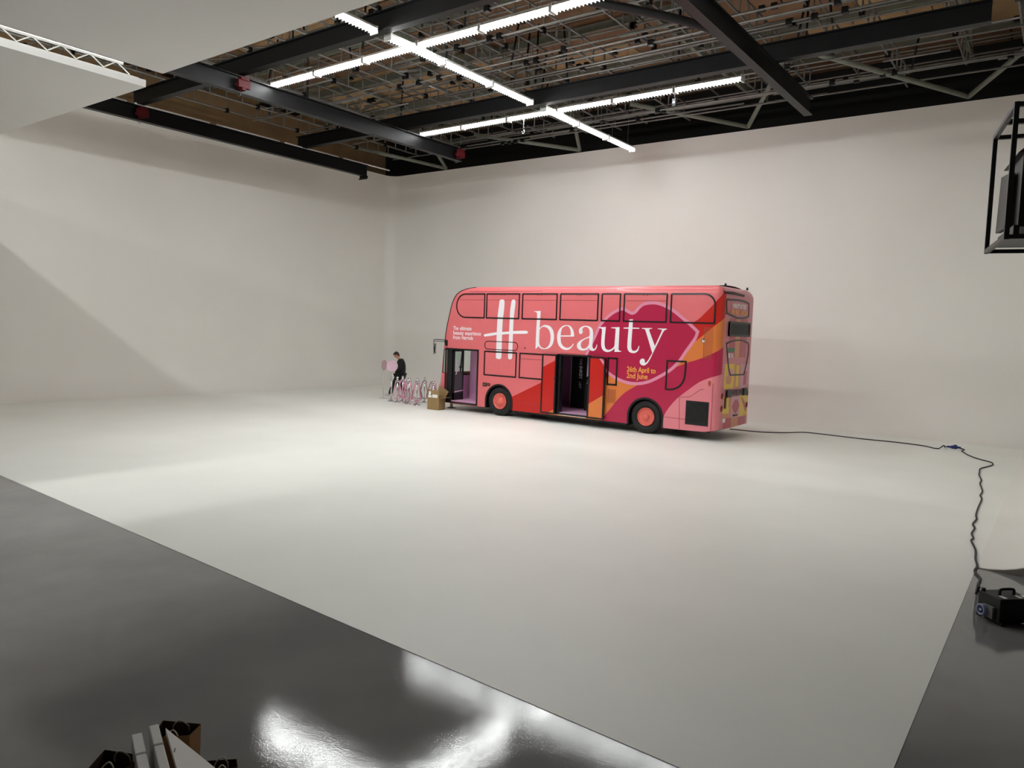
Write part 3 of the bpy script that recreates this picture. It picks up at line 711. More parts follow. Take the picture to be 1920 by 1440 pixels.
# rear panel
RX = UC + RCN
YE = HWB - RCN
def rear_map(y, v, out=0.0):
    ins, z = roll(v); ins -= out
    yy = y * (1.0)
    return (RX - ins + 0.03 * (1 - (y / YE) ** 2), yy, z)
c_rbase = paint('dusky_pink_rear_wrap', (206, 126, 134))
c_tanr = paint('peach_rear_wrap', (208, 138, 100))
c_mauve = paint('rose_rear_wrap', (186, 84, 94))
c_yel = paint('yellow_rear_wrap', (228, 190, 70))
c_lil = paint('lilac_rear_wrap', (212, 150, 166))
c_greenr = paint('green_rear_wrap', (70, 120, 84))
def bx2(p): (a, b), (c, d) = p[0][:2], p[1][:2]; return [(min(a,c), min(b,d)), (max(a,c), min(b,d)), (max(a,c), max(b,d)), (min(a,c), max(b,d))]
RM = R_MISC
lc = RM['lipc'][0]; lw = RM['lipr'][0][0] - lc[0]; lh = (RM['lipt'][0][1] - RM['lipb'][0][1]) / 2
lipr = smooth_poly([(lc[0] - lw, lc[1], 1), (lc[0] - lw*0.55, lc[1] + lh*0.7), (lc[0] - lw*0.2, lc[1] + lh), (lc[0], lc[1] + lh*0.8), (lc[0] + lw*0.2, lc[1] + lh), (lc[0] + lw*0.55, lc[1] + lh*0.7), (lc[0] + lw, lc[1], 1), (lc[0] + lw*0.5, lc[1] - lh*0.75), (lc[0], lc[1] - lh), (lc[0] - lw*0.5, lc[1] - lh*0.75)], n=4)
yb = bx2(RM['ybr']); y0_, z0_, y1_, z1_ = yb[0][0], yb[0][1], yb[2][0], yb[2][1]
brush = [(y0_, z0_ + 0.02), (y1_, z0_), (y1_, z0_ + 0.16), (y1_ - 0.06, z0_ + 0.2), (y1_ - 0.04, z1_), (y0_ + 0.14, z1_), (y0_ + 0.14, z0_ + 0.2), (y0_, z0_ + 0.14)]
bb = bx2(RM['blob'])
blob = rrect(bb[0][0], bb[0][1], bb[2][0], bb[2][1], (0.12, 0.12, 0.03, 0.03), 4)
rregions = [(bx2(RM['mauveL']), 2), (bx2(RM['tan']), 1), (bx2(RM['mauveR']), 2), (bx2(RM['tan2']), 1), (bx2(RM['yellow']), 3), (bx2(RM['pink']), 4),
            (bx2(RM['purp']), 4), (blob, 1), (bx2(RM['bar']), 2), (bx2(RM['bar2']), 3), (bx2(RM['tanl']), 1), (brush, 3), (bx2(RM['lil']), 4), (bx2(RM['yel2']), 3),
            (lipr, 2), ([p_[:2] for p_ in RM['pen']], 2), (bx2(RM['bl']), 2), (bx2(RM['bm']), 1), (bx2(RM['br']), 2), (bx2(RM['green']), 5)]
router = [(-YE, 0.32), (YE, 0.32), (YE, VT), (-YE, VT)]
rl = [[(-YE + 2*YE*k/8, 0), (-YE + 2*YE*k/8, 5)] for k in range(9)] + [[(-2, ZR + (VT - ZR)*k/5), (2, ZR + (VT - ZR)*k/5)] for k in range(6)]
vo3, tris3 = cdt(router, rregions, [], rl)
rp_ = MB(); rp_.v = [rear_map(y, v) for y, v in vo3]
for f, m in tris3: rp_.f.append(f); rp_.m.append(m); rp_.sm.append(True)
ro = rp_.build('rear_panel', [c_rbase, c_tanr, c_mauve, c_yel, c_lil, c_greenr], bus, fix=False)
ro['label'] = 'rear end printed with stripes, cosmetics shapes and a pair of lips'
# roof
rf = MB(); nx, ny = 16, 8
for i in range(nx + 1):
    for j in range(ny + 1):
        x_ = FRS[0][0] + (UC + 0.0 - FRS[0][0]) * i / nx
        y_ = -(HWB - RR) + 2 * (HWB - RR) * j / ny
        if i == nx: x_ = RX - RR + 0.03 * (1 - (y_ / (HWB - RR)) ** 2) - (0.03 if j in (0, ny) else 0)
        rf.v.append((x_, y_, ZR + RR + 0.05 * (1 - (y_ / (HWB - RR)) ** 2)))
for i in range(nx):
    for j in range(ny): rf.f.append((i*(ny+1)+j, (i+1)*(ny+1)+j, (i+1)*(ny+1)+j+1, i*(ny+1)+j+1)); rf.m.append(0); rf.sm.append(True)
rf.build('roof', c_salmon, bus)
# front: curved in plan; upper and lower windscreens
fm = MB(); NYF = 12
def front_pt(k, j):
    x_, v = FRS[k]; ins, z = roll(v); t = -1 + 2 * j / NYF
    hw = HWB - ins
    return (x_ - 0.24 * (1 - abs(t) ** 2.6), hw * t, z + 0.05 * (1 - t * t) * (1 if v > ZR else 0))
for k in range(len(FRS)):
    for j in range(NYF + 1): fm.v.append(front_pt(k, j))
for k in range(len(FRS) - 1):
    zc = (FRS[k][1] + FRS[k + 1][1]) / 2
    for j in range(NYF):
        mi = 0
        if 1.22 < zc < 2.12: mi = 1
        if 2.85 < zc < 3.75 and 0 < j < NYF - 1: mi = 2
        fm.f.append((k*(NYF+1)+j, k*(NYF+1)+j+1, (k+1)*(NYF+1)+j+1, (k+1)*(NYF+1)+j)); fm.m.append(mi); fm.sm.append(True)
fm.build('front_panel', [c_salmon, m_glass, m_darkglass], bus, fix=False)
# black line along the front corner
MB().tube([side_map(x_ + 0.02, v, 0.006) for x_, v in FRS if v > 2.25], 0.014, 6).build('windscreen_trim', m_trim, bus)
MB().tube([front_pt(k, 6) for k in range(len(FRS)) if 1.2 < FRS[k][1] < 2.15], 0.03, 6).build('windscreen_pillar', m_trim, bus)

# printed lettering, thin vinyl on the side
def decal(name, loops, m, out=0.004):
    lo = [smooth_poly(l, n=5) for l in loops]
    vo_, tr_ = cdt(lo[0], [], lo[1:])
    mb = MB(); mb.v = [side_map(u, v, out) for u, v in vo_]
    for f, _ in tr_: mb.f.append(f); mb.m.append(0); mb.sm.append(False)
    return mb.build(name, m, bus, fix=False)
for ch in 'beauty':
    o = decal('letter_' + ch, LETTERS[ch], c_text); o['label'] = 'large white serif letter ' + ch
for i, l in enumerate(HASH):
    o = decal('logo_stroke', [l], c_text, 0.0045 + 0.0006 * i)
for wd, dx, zl, wl in (('The', 0.0, 2.73, 0.23), ('ultimate', 0.29, 2.73, 0.51), ('beauty', 0.005, 2.575, 0.46), ('experience', 0.525, 2.575, 0.68), ('from', 0.01, 2.42, 0.31), ('Harrods', 0.38, 2.42, 0.49)):
    text_part('small_print', wd, 0.185, c_text, bus, (-4.55 + dx, -HWB - 0.003, zl), '-y', bold=0.002, width=wl)
text_part('date_print', '26th April to', 0.215, c_otext, bus, (2.08, -HWB - 0.003, 1.725), '-y', bold=0.004, width=0.90)
text_part('date_print', '2nd June', 0.215, c_otext, bus, (2.08, -HWB - 0.003, 1.545), '-y', bold=0.004, width=0.66)

# window frames
def frame2d(name, poly, w=0.042, out=0.012, m=m_trim, mapf=side_map, parent=bus):
    inn = offset_poly(poly, w); n = len(poly); mb = MB()
    a = [mapf(u, v, out) for u, v in poly]; b = [mapf(u, v, out) for u, v in inn]; c = [mapf(u, v, -0.004) for u, v in poly]; d = [mapf(u, v, -0.004) for u, v in inn]
    mb.v = a + b + c + d
    for i in range(n):
        j = (i + 1) % n
        for q in ((i, j, n + j, n + i), (2*n + i, 2*n + j, j, i), (n + i, n + j, 3*n + j, 3*n + i)): mb.f.append(q); mb.m.append(0); mb.sm.append(False)
    return mb.build(name, m, parent)
def strip2d(name, a, b, w, m, out=0.004, mapf=side_map, parent=bus):
    (x0, z0), (x1, z1) = a, b; d = Vector((x1 - x0, z1 - z0)).normalized() * (w / 2); nx_, nz_ = -d.y, d.x
    mb = MB(); q = [(x0 + nx_, z0 + nz_), (x1 + nx_, z1 + nz_), (x1 - nx_, z1 - nz_), (x0 - nx_, z0 - nz_)]
    mb.v = [mapf(u, v, out) for u, v in q] + [mapf(u, v, -0.003) for u, v in q]
    for f in ((0,1,2,3), (0,4,5,1), (1,5,6,2), (2,6,7,3), (3,7,4,0)): mb.f.append(f); mb.m.append(0); mb.sm.append(False)
    return mb.build(name, m, parent)
c_seam = mat('dark_pink_seam', (150, 66, 70), 0.5, var=0)
UW = [(-4.44, -3.20, (0.40, 0.03, 0.03, 0.40)), (-3.15, -1.80, 0.03), (-1.71, -0.38, 0.03), (-0.29, 1.06, 0.03), (1.15, 1.79, 0.03), (1.88, 3.24, 0.03), (3.33, 4.63, (0.03, 0.03, 0.34, 0.03))]
for i, (xa, xb, r) in enumerate(UW):
    fr = frame2d('window_frame', rrect(xa, 3.14, xb, 3.96, r, 6))
    if i in (0, 1, 2, 3, 5):
        strip2d('hopper_line', (xa + (0.12 if i == 0 else 0.05), 3.745), (xb - 0.05, 3.745), 0.012, c_seam, parent=bus)
        for q in (-0.06, 0.06): MB().box(((xa+xb)/2 + q - 0.012, -HWB - 0.008, 3.885), ((xa+xb)/2 + q + 0.012, -HWB, 3.9)).build('window_catch', m_trim, bus)
for xa, xb in ((-3.17, -1.84), (-1.74, -0.81)): frame2d('window_frame', rrect(xa, 1.28, xb, 2.09, 0.02, 3))
strip2d('hopper_line', (-1.68, 1.90), (-0.86, 1.90), 0.012, c_seam)
frame2d('destination_frame', rrect(-3.17, 2.135, -1.81, 2.415, 0.138, 8), 0.022, 0.008)
frame2d('window_frame', rrect(1.44, 1.29, 1.78, 2.105, 0.01, 2), 0.05)
frame2d('window_frame', smooth_poly(DWIN, n=4), 0.045)
frame2d('door_frame', rrect(-4.86, 0.25, -3.40, 2.11, 0.01, 2), 0.055, 0.02)
frame2d('door_frame', rrect(-0.30, 0.27, 0.90, 2.12, 0.01, 2), 0.05, 0.02)
for k in range(len(HATCH) - 1): strip2d('panel_seam', HATCH[k][:2], HATCH[k + 1][:2], 0.012, c_seam)
strip2d('panel_seam', (4.66, 0.25), (4.66, 1.56), 0.012, c_seam)
strip2d('panel_seam', (3.27, 0.535), (3.93, 0.53), 0.010, c_seam)
strip2d('panel_seam', (-3.9, 4.02), (4.7, 4.05), 0.016, c_seam, mapf=side_map)
strip2d('panel_seam', (-0.2, 2.15), (1.3, 2.13), 0.014, c_seam)
strip2d('panel_seam', (-1.95, 0.52), (-0.8, 0.50), 0.008, c_seam)
strip2d('panel_seam', (1.65, 0.55), (2.15, 0.545), 0.008, c_seam)
# grille
gx0, gx1, gz0, gz1 = 3.93, 4.58, 0.40, 1.05
g = MB().box((gx0, -HWB - 0.012, gz0), (gx1, -HWB + 0.0, gz1)).build('engine_grille', m_matteblack, bus)
for k in range(11):
    MB().box((gx0 + 0.04, -HWB - 0.028, gz0 + 0.05 + k * 0.054), (gx1 - 0.04, -HWB - 0.012, gz0 + 0.075 + k * 0.054)).build('grille_slat', m_trim, g)
# louvred vents
for (xa, xb, za, zb, n, cm) in ((4.34, 4.59, 2.20, 3.05, 20, c_seam), (1.50, 1.75, 0.78, 1.18, 13, c_seam)):
    v_ = MB().box((xa, -HWB - 0.003, za), (xa + 0.012, -HWB, zb)).build('air_vent', c_seam, bus)
    for k in range(n):
        z_ = za + (zb - za) * (k + 0.5) / n
        MB().box((xa, -HWB - 0.012, z_ - 0.005), (xb, -HWB, z_ + 0.005)).build('vent_slat', mat('vent_edge', (186, 104, 58), 0.5, var=0.05), v_)
fc = MB().lathe([(0.0, -0.03), (0.025, -0.03), (0.028, -0.015), (0.055, -0.012), (0.055, 0.0)], 14, axis='y').build('filler_cap', m_chrome, bus); fc.location = (4.322, -HWB, 2.688)
rfx = MB().lathe([(0.0, -0.012), (0.03, -0.012), (0.04, 0.0)], 14, axis='y').build('side_reflector', mat('amber_reflector', (180, 84, 44), 0.3), bus); rfx.location = (4.56, -HWB, 1.558); rfx.scale = (1, 1, 2.0)
for (xa, xb, za, zb, c) in ((-3.19, -3.03, 0.92, 1.04, (96, 88, 62)), (-3.012, -2.884, 0.944, 1.028, (150, 72, 40))):
    mk = MB().box((xa, -HWB - 0.012, za), (xb, -HWB, zb)).build('side_marker', m_trim, bus)
    MB().box((xa + 0.025, -HWB - 0.018, za + 0.025), (xb - 0.025, -HWB - 0.01, zb - 0.025)).build('marker_lens', mat('lens_%d' % c[0], c, 0.3), mk)
MB().cyl((-1.534, -HWB - 0.02, 2.241), (-1.534, -HWB, 2.241), 0.022, n=8).build('side_camera', m_trim, bus)

# wheels
for wi, cx in enumerate(WHEELS):
    a = MB(); n = 20
    pts = [(cx - 0.545 * math.cos(PI * k / n), 0.47 + 0.545 * math.sin(PI * k / n)) for k in range(n + 1)]
    pts = [(cx - 0.545, 0.22)] + pts + [(cx + 0.545, 0.22)]
    v = [(x_, -HWB, z_) for x_, z_ in pts] + [(x_, -HWB + 0.62, z_) for x_, z_ in pts]; L_ = len(pts)
    a.add(v, [(k, k + 1, k + 1 + L_, k + L_) for k in range(L_ - 1)] + [tuple(range(L_, 2 * L_))])
    a.build('wheel_housing', m_matteblack, bus)
    lip = MB(); po = [(x_ + (x_ - cx) * 0.03, z_ + (z_ - 0.47) * 0.03) for x_, z_ in pts]; pi_ = [(cx + (x_ - cx) * 0.93, 0.47 + (z_ - 0.47) * 0.93) for x_, z_ in pts]
    lip.add([(x_, -HWB - 0.015, z_) for x_, z_ in po] + [(x_, -HWB - 0.015, z_) for x_, z_ in pi_] + [(x_, -HWB + 0.05, z_) for x_, z_ in pi_] + [(x_, -HWB + 0.002, z_) for x_, z_ in po],
            [q for k in range(L_ - 1) for q in ((k, k + 1, k + 1 + L_, k + L_), (k + L_, k + 1 + L_, k + 1 + 2 * L_, k + 2 * L_), (k, k + 3*L_, k + 1 + 3*L_, k + 1))])
    lip.build('wheel_arch', m_trim, bus)
    for far in (False, True):
        w = MB().lathe([(0.26, 0.06), (0.30, 0.0), (0.42, -0.015), (0.465, 0.02), (0.475, 0.06), (0.475, 0.22), (0.45, 0.26), (0.30, 0.27)], 40, axis='y').build('wheel', m_tyre, bus)
        w.location = (cx, -HWB + 0.05, 0.475)
        if far: w.location = (cx, HWB - 0.05, 0.475); w.rotation_euler = (0, 0, PI)
        if far: continue
        if wi == 0:
            MB().lathe([(0.265, 0.03), (0.262, -0.005), (0.25, -0.01), (0.235, 0.02), (0.20, 0.035), (0.14, 0.04), (0.13, -0.01), (0.09, -0.03), (0.0, -0.035)], 32, axis='y').build('rim', m_rim, w)
        else:
            MB().lathe([(0.265, 0.03), (0.262, -0.005), (0.25, -0.01), (0.235, 0.03), (0.225, 0.09)], 32, axis='y').build('rim', m_rim, w)
            MB().lathe([(0.228, 0.09), (0.20, 0.12), (0.13, 0.13), (0.0, 0.13)], 32, axis='y').build('rim_disc', m_rimdk, w)
            MB().lathe([(0.095, 0.14), (0.092, 0.0), (0.08, -0.02), (0.0, -0.025)], 20, axis='y').build('hub', m_rim, w)
        holes = 10
        for k in range(holes):
            a_ = 2 * PI * k / holes
            if wi == 0:
                MB().cyl((0.165 * math.cos(a_), 0.045, 0.165 * math.sin(a_)), (0.165 * math.cos(a_), 0.012, 0.165 * math.sin(a_)), 0.016, n=6).build('wheel_nut', m_rim, w)
                b_ = a_ + 0.3; MB().cyl((0.21 * math.cos(b_), 0.04, 0.21 * math.sin(b_)), (0.21 * math.cos(b_), 0.022, 0.21 * math.sin(b_)), 0.016, n=8).build('vent_hole', m_rimdk, w)
            else:
                MB().cyl((0.14 * math.cos(a_), 0.14, 0.14 * math.sin(a_)), (0.14 * math.cos(a_), 0.09, 0.14 * math.sin(a_)), 0.015, n=6).build('wheel_nut', m_rim, w)
                b_ = a_ + 0.3; MB().cyl((0.196 * math.cos(b_), 0.13, 0.196 * math.sin(b_)), (0.196 * math.cos(b_), 0.108, 0.196 * math.sin(b_)), 0.023, n=10).build('vent_hole', m_matteblack, w)

# chassis and inside
MB().box((-4.6, -1.10, 0.20), (-3.15, 1.15, 0.295)).box((-1.9, -1.22, 0.17), (2.1, 1.15, 0.295)).box((3.3, -1.0, 0.2), (4.5, 1.0, 0.30)).box((-3.15, -0.6, 0.22), (3.3, 0.6, 0.295)).build('chassis', m_matteblack, bus)
MB().box((-4.95, -1.24, 0.30), (-3.10, 1.22, 0.335)).box((-1.92, -1.24, 0.30), (2.12, 1.22, 0.335)).box((-3.1, -0.6, 0.30), (-1.92, 1.22, 0.335)).build('cabin_floor', c_lilac, bus)
MB().box((-4.9, -1.2, 2.17), (4.5, 1.22, 2.22)).build('deck_ceiling', c_lilac_dk, bus)
MB().box((-1.9, 1.18, 0.33), (2.1, 1.22, 2.17)).build('cabin_lining', c_lilac_dk, bus)
MB().box((-2.0, -1.2, 0.33), (-1.94, 1.2, 2.17)).box((2.06, -1.2, 0.33), (2.12, 1.2, 2.17)).build('bulkhead', c_lilac_dk, bus)
MB().box((-4.735, -0.10, 0.33), (-3.10, -0.06, 2.12)).build('cab_partition', c_lilac, bus)
MB().box((-3.16, -1.2, 0.33), (-3.10, -0.1, 2.17)).build('cab_bulkhead', c_lilac, bus)
MB().box((-5.02, -0.55, 0.33), (-4.86, 1.1, 1.12)).box((-5.02, -0.55, 1.10), (-4.80, 1.1, 1.15)).build('dashboard', c_lilac, bus)
MB().box((-4.86, -0.60, 0.30), (-4.80, -0.5, 1.1)).build('dashboard_edge', c_lilac_dk, bus)
MB().box((-4.8, -1.27, 0.24), (-3.44, -1.0, 0.30)).build('entrance_step', c_salmon, bus)
MB().box((-0.25, -1.28, 0.25), (0.86, -1.02, 0.32)).build('door_sill', m_matteblack, bus)
MB().box((-0.22, -1.29, 0.255), (0.80, -1.28, 0.268)).build('sill_edge', m_chrome, bus)
# front door: a folded leaf standing inward, black jamb
MB().box((-4.80, -1.26, 0.30), (-4.58, -1.12, 2.08)).build('door_jamb', m_matteblack, bus)
lf = MB().box((-4.57, -1.20, 0.33), (-4.53, -1.155, 2.05)).box((-4.57, -0.73, 0.33), (-4.53, -0.685, 2.05)).box((-4.57, -1.2, 2.0), (-4.53, -0.685, 2.06)).box((-4.57, -1.2, 0.33), (-4.53, -0.685, 0.58)).build('door_leaf', m_matteblack, bus)
MB().box((-4.556, -1.155, 1.26), (-4.544, -0.73, 2.0)).build('pane', m_glass, lf)
MB().box((-4.556, -1.155, 0.58), (-4.544, -0.73, 1.26)).build('lower_panel', mat('smoked_panel', (86, 86, 88), 0.25), lf)
MB().tube(smooth3([(-4.50, -1.14, 1.72), (-4.46, -1.14, 1.66), (-4.46, -1.14, 1.28), (-4.50, -1.14, 1.22)], 5), 0.016, 6).build('grab_handle', mat('lilac_handle', (206, 168, 190), 0.4), lf)
MB().tube([(-4.50, -1.16, 0.62), (-4.50, -0.72, 0.66)], 0.02, 6).build('push_bar', mat('lilac_handle', (206, 168, 190), 0.4), lf)
MB().box((-4.54, -0.92, 1.44), (-4.53, -0.78, 1.49)).build('door_sticker', m_matteblack, lf)
qg = MB(); qg.add([(x_, -HWB + 0.01, z_) for x_, z_ in QUART], [(0, 1, 2, 3)]); qg.add([(x_, -HWB + 0.022, z_) for x_, z_ in QUART], [(0, 1, 2, 3)]); qg.build('quarter_light', m_glass, bus)
frame2d('window_frame', QUART, 0.02, 0.01)
# middle doors: two leaves slid outside the body
def leaf(x0, x1, label, polys):
    y = -HWB - 0.095
    def lm(u, v, out=0.0): return (u, y - out, v)
    vo_, tr_ = cdt([(x0, 0.29), (x1, 0.29), (x1, 2.09), (x0, 2.09)], polys)
    mb = MB(); mb.v = [lm(u, v) for u, v in vo_]
    for f, m in tr_: mb.f.append(f); mb.m.append(m); mb.sm.append(False)
    mb.box((x0, y + 0.002, 0.29), (x1, y + 0.04, 2.09), 7)
    d = mb.build('door_leaf', wrap_mats + [m_trim], bus, fix=False); d['label'] = label
    fr = frame2d('door_edge', [(x0, 0.27), (x1, 0.27), (x1, 2.10), (x0, 2.10)], 0.045, 0.012, m_trim, lm, d)
    return d
d1 = leaf(-0.80, -0.27, 'left leaf of the open middle door, red with a pink corner', [([(-0.9, 1.62), (-0.2, 1.98), (-0.2, 0.2), (-0.9, 0.2)], 1), ([(-0.55, 0.29), (-0.2, 0.48), (-0.2, 0.2), (-0.6, 0.2)], 2)])
MB().box((-0.30, -HWB - 0.15, 1.33), (-0.24, -HWB - 0.09, 1.42)).build('handle', m_matteblack, d1)
d2 = leaf(0.87, 1.43, 'right leaf of the open middle door, red over orange', [([(0.8, 0.2), (1.5, 0.2), (1.5, 2.2), (0.8, 2.2)], 1), ([(0.8, 0.62), (1.5, 1.06), (1.5, 0.2), (0.8, 0.2)], 2), ([(1.18, 2.09), (1.27, 2.09), (1.5, 1.84), (1.5, 1.72)], 5)])
MB().box((0.86, -HWB - 0.15, 1.33), (0.92, -HWB - 0.09, 1.42)).build('handle', m_matteblack, d2)
for x_ in (-0.22, 0.83):
    MB().box((x_ - 0.03, -1.26, 0.32), (x_ + 0.03, -1.10, 2.09)).build('door_post', m_matteblack, bus)
# mirror
MB().tube([(-4.80, -HWB, 2.37), (-5.06, -HWB - 0.2, 2.385), (-5.24, -HWB - 0.2, 2.375)], 0.014, 6).tube([(-4.80, -HWB, 2.32), (-5.06, -HWB - 0.2, 2.33), (-5.22, -HWB - 0.2, 2.32)], 0.012, 6).tube([(-5.24, -HWB - 0.2, 2.375), (-5.22, -HWB - 0.2, 1.86)], 0.011, 6).build('mirror_arm', m_trim, bus)
mi = MB(); mi.lathe([(0.0, 0), (0.075, 0.0), (0.085, 0.02), (0.08, 0.035), (0.066, 0.036), (0.0, 0.034)], 18, axis='x'); mo = mi.build('mirror_head', m_trim, bus); mo.location = (-5.17, -HWB - 0.22, 2.08); mo.scale = (1, 0.8, 2.1); mo.rotation_euler = (0, 0, 0.42)
MB().lathe([(0.0, 0.036), (0.064, 0.037), (0.0, 0.039)], 18, axis='x').build('mirror_glass', m_chrome, mo)
MB().box((-4.86, -HWB - 0.05, 2.18), (-4.78, -HWB + 0.01, 2.36)).build('mirror_bracket', m_trim, bus)
# rear fittings
def rfrm(name, poly, w): return frame2d(name, poly, w, 0.014, m_trim, rear_map)
rfrm('rear_window_frame', smooth_poly(R_UPWIN, n=3), 0.05)
rfrm('rear_window_frame', smooth_poly([tuple(p_) + ((1,) if i >= 7 and i < 9 else ()) for i, p_ in enumerate(R_LOWWIN)], n=3), 0.04)
vp = [p_[:2] for p_ in R_VENT]; mb = MB(); mb.v = [rear_map(y, v, 0.012) for y, v in vp] + [rear_map(y, v, -0.03) for y, v in vp]; n = len(vp)
mb.f = [tuple(range(n))] + [(i, (i + 1) % n, (i + 1) % n + n, i + n) for i in range(n)]; mb.m = [0] * len(mb.f); mb.sm = [False] * len(mb.f)
mb.build('spoiler_vent', mat('dark_red_vent', (44, 16, 18), 0.5), bus)
dp = [p_[:2] for p_ in R_DISP]; ys_ = [q[0] for q in dp]; zs_ = [q[1] for q in dp]
dpoly = rrect(min(ys_), min(zs_), max(ys_), max(zs_), 0.05, 4)
mb = MB(); n = len(dpoly); mb.v = [rear_map(y, v, 0.045) for y, v in dpoly] + [rear_map(y, v, -0.02) for y, v in dpoly]
mb.f = [tuple(range(n))] + [(i, (i + 1) % n, (i + 1) % n + n, i + n) for i in range(n)]; mb.m = [0] * len(mb.f); mb.sm = [False] * len(mb.f)
dsp = mb.build('route_display', m_darkglass, bus)
frame2d('display_frame', dpoly, 0.06, 0.055, mat('dark_green_frame', (46, 50, 44), 0.5), rear_map, dsp)
ev = bx2(RM['env']); el = bx2(RM['envl']); ze = (ev[0][1] + ev[2][1]) / 2
for a_, b_ in ((ev[0][0], el[0][0]), (el[2][0], ev[2][0])):
    MB().box((RX + 0.02, a_, ze - 0.10), (RX + 0.075, b_, ze + 0.10)).build('badge_block', m_trim, bus)
text_part('badge_lettering', 'ENVIRO400', 0.26, m_trim, bus, (RX + 0.06, el[0][0], ze - 0.085), '+x', bold=0.006, width=el[2][0] - el[0][0])
q = RM['t1']; text_part('rear_print', 'H BEAUTY ON TOUR', 0.17, c_text, bus, (RX + 0.06, q[0][0], (q[0][1] + q[1][1]) / 2 - 0.06), '+x', bold=0.003, width=q[1][0] - q[0][0])
q = RM['t2']; text_part('rear_print', '26th April - 2nd June', 0.19, c_otext, bus, (RX + 0.055, q[0][0], (q[0][1] + q[1][1]) / 2 - 0.06), '+x', bold=0.003, width=q[1][0] - q[0][0])
q = RM['on']; text_part('rear_print', 'ON TOUR', 0.17, c_text, bus, (RX + 0.045, q[0][0], (q[0][1] + q[1][1]) / 2 - 0.06), '+x', bold=0.003, width=q[1][0] - q[0][0])
def rstrip(name, a_, b_, w, m): return strip2d(name, a_, b_, w, m, 0.006, rear_map)
q = RM['line1']; rstrip('panel_seam', (-YE, q[0][1] - 0.0), (YE, q[0][1]), 0.014, c_seam)
q = RM['line2']; rstrip('panel_seam', q[0], (YE * 0.85, q[0][1]), 0.014, c_seam)
hz = bx2(RM['handle']); yh = (hz[0][0] + hz[2][0]) / 2
MB().box((RX - 0.02, yh - 0.045, hz[0][1]), (RX + 0.035, yh + 0.045, hz[2][1])).build('engine_door_handle', m_trim, bus)
q = bx2(RM['plate']); MB().box((RX - 0.01, q[0][0], q[0][1]), (RX + 0.03, q[2][0], q[2][1])).build('rear_reflector', c_text, bus)
for y_ in (-0.98, 0.98):
    for z_ in (0.88, 1.22):
        tl = MB().lathe([(0.0, 0.05), (0.05, 0.045), (0.06, 0.02), (0.06, -0.02)], 14, axis='x').build('tail_light', mat('tail_light_red', (120, 16, 22), 0.25), bus); tl.location = (RX - 0.0, y_, z_); tl.scale = (0.6, 1, 1.4)
for y_ in (-0.85, 0.85): MB().cyl((RX - 0.12, y_, ZR + RR - 0.02), (RX - 0.12, y_, ZR + RR + 0.06), 0.03, n=8).build('marker_lamp', m_trim, bus)
MB().box((RX - 0.1, -0.15, 0.62), (RX + 0.07, 0.12, 0.66)).build('bonnet_catch', m_trim, bus)

# ------------------------------------------------------------------ things inside the bus
t = thing('display_cabinet', 'tall black display cabinet inside the bus middle door with white vertical lettering', 'cabinet', (-12.60, 20.80, 0.335))
MB().box((-0.36, -0.02, 0), (0.36, 0.36, 1.70)).build('carcass', m_matteblack, t)
MB().box((-0.39, -0.03, 0), (-0.36, 0.36, 1.72)).build('edge_strip', mat('pale_edge', (206, 190, 196), 0.5), t)
for body, sz, zc, bold in (('THE', 0.12, 1.62, 0.0), ('INKEY', 0.15, 1.37, 0.006), ('LIST', 0.12, 0.86, 0.0)):
    me = text_mesh('lettering', body, sz, bold)
    me.transform(Matrix.Rotation(-0.5 * PI, 4, 'Z')); me.transform(Matrix(((1,0,0),(0,0,-1),(0,1,0))).to_4x4())
    me.materials.clear(); me.materials.append(c_text); obj('lettering', me, t, (-0.06, -0.024, zc))
t = thing('shelf_unit', 'black shelf unit with a pale product tray inside the bus middle door', 'shelf', (-11.90, 20.22, 0.335))
MB().box((-0.20, 0, 0), (0.35, 0.45, 0.86)).build('cupboard', m_matteblack, t)
MB().box((-0.20, 0.38, 0.86), (0.35, 0.45, 1.75)).build('back_board', m_matteblack, t)
t = thing('product_tray', 'pale grey acrylic tray of products on the black shelf in the bus', 'tray', (-11.93, 20.36, 1.195))
MB().box((-0.14, -0.1, 0), (0.2, 0.12, 0.02)).box((-0.14, 0.10, 0.02), (0.2, 0.12, 0.22)).build('tray_body', mat('pale_acrylic', (206, 200, 206), 0.25), t)
for k in range(5): MB().cyl((-0.1 + 0.06 * k, 0, 0.02), (-0.1 + 0.06 * k, 0, 0.12 + 0.03 * (k % 2)), 0.02, n=8).build('bottle', mat('pale_bottle', (226, 220, 222), 0.3), t)
t = thing('hanging_curtain', 'pale lilac curtain hanging at the right of the bus middle door', 'curtain', (-11.60, 19.90, 1.42))
cv = MB(); 
for k in range(9):
    x_ = -0.28 + 0.06 * k; cv.v += [(x_ + 0.10 * (1 if k > 4 else 0), 0.03 * (-1) ** k, 0.0 + 0.03 * k), (x_, 0.03 * (-1) ** k, 0.70)]
for k in range(8): cv.f.append((2*k, 2*k+2, 2*k+3, 2*k+1)); cv.m.append(0); cv.sm.append(True)
co = cv.build('cloth', mat('lilac_cloth', (190, 176, 192), 0.8), t); so = co.modifiers.new('thick', 'SOLIDIFY'); so.thickness = 0.008
MB().cyl((-0.3, 0, 0.71), (0.28, 0, 0.71), 0.012, n=6).build('rail', m_trim, t)
t = thing('potted_plant', 'small leafy plant in a dark tray on the pink bus dashboard', 'plant', (-17.06, 20.24, 1.15))
MB().box((-0.10, -0.16, 0), (0.10, 0.16, 0.04)).build('tray', m_matteblack, t)
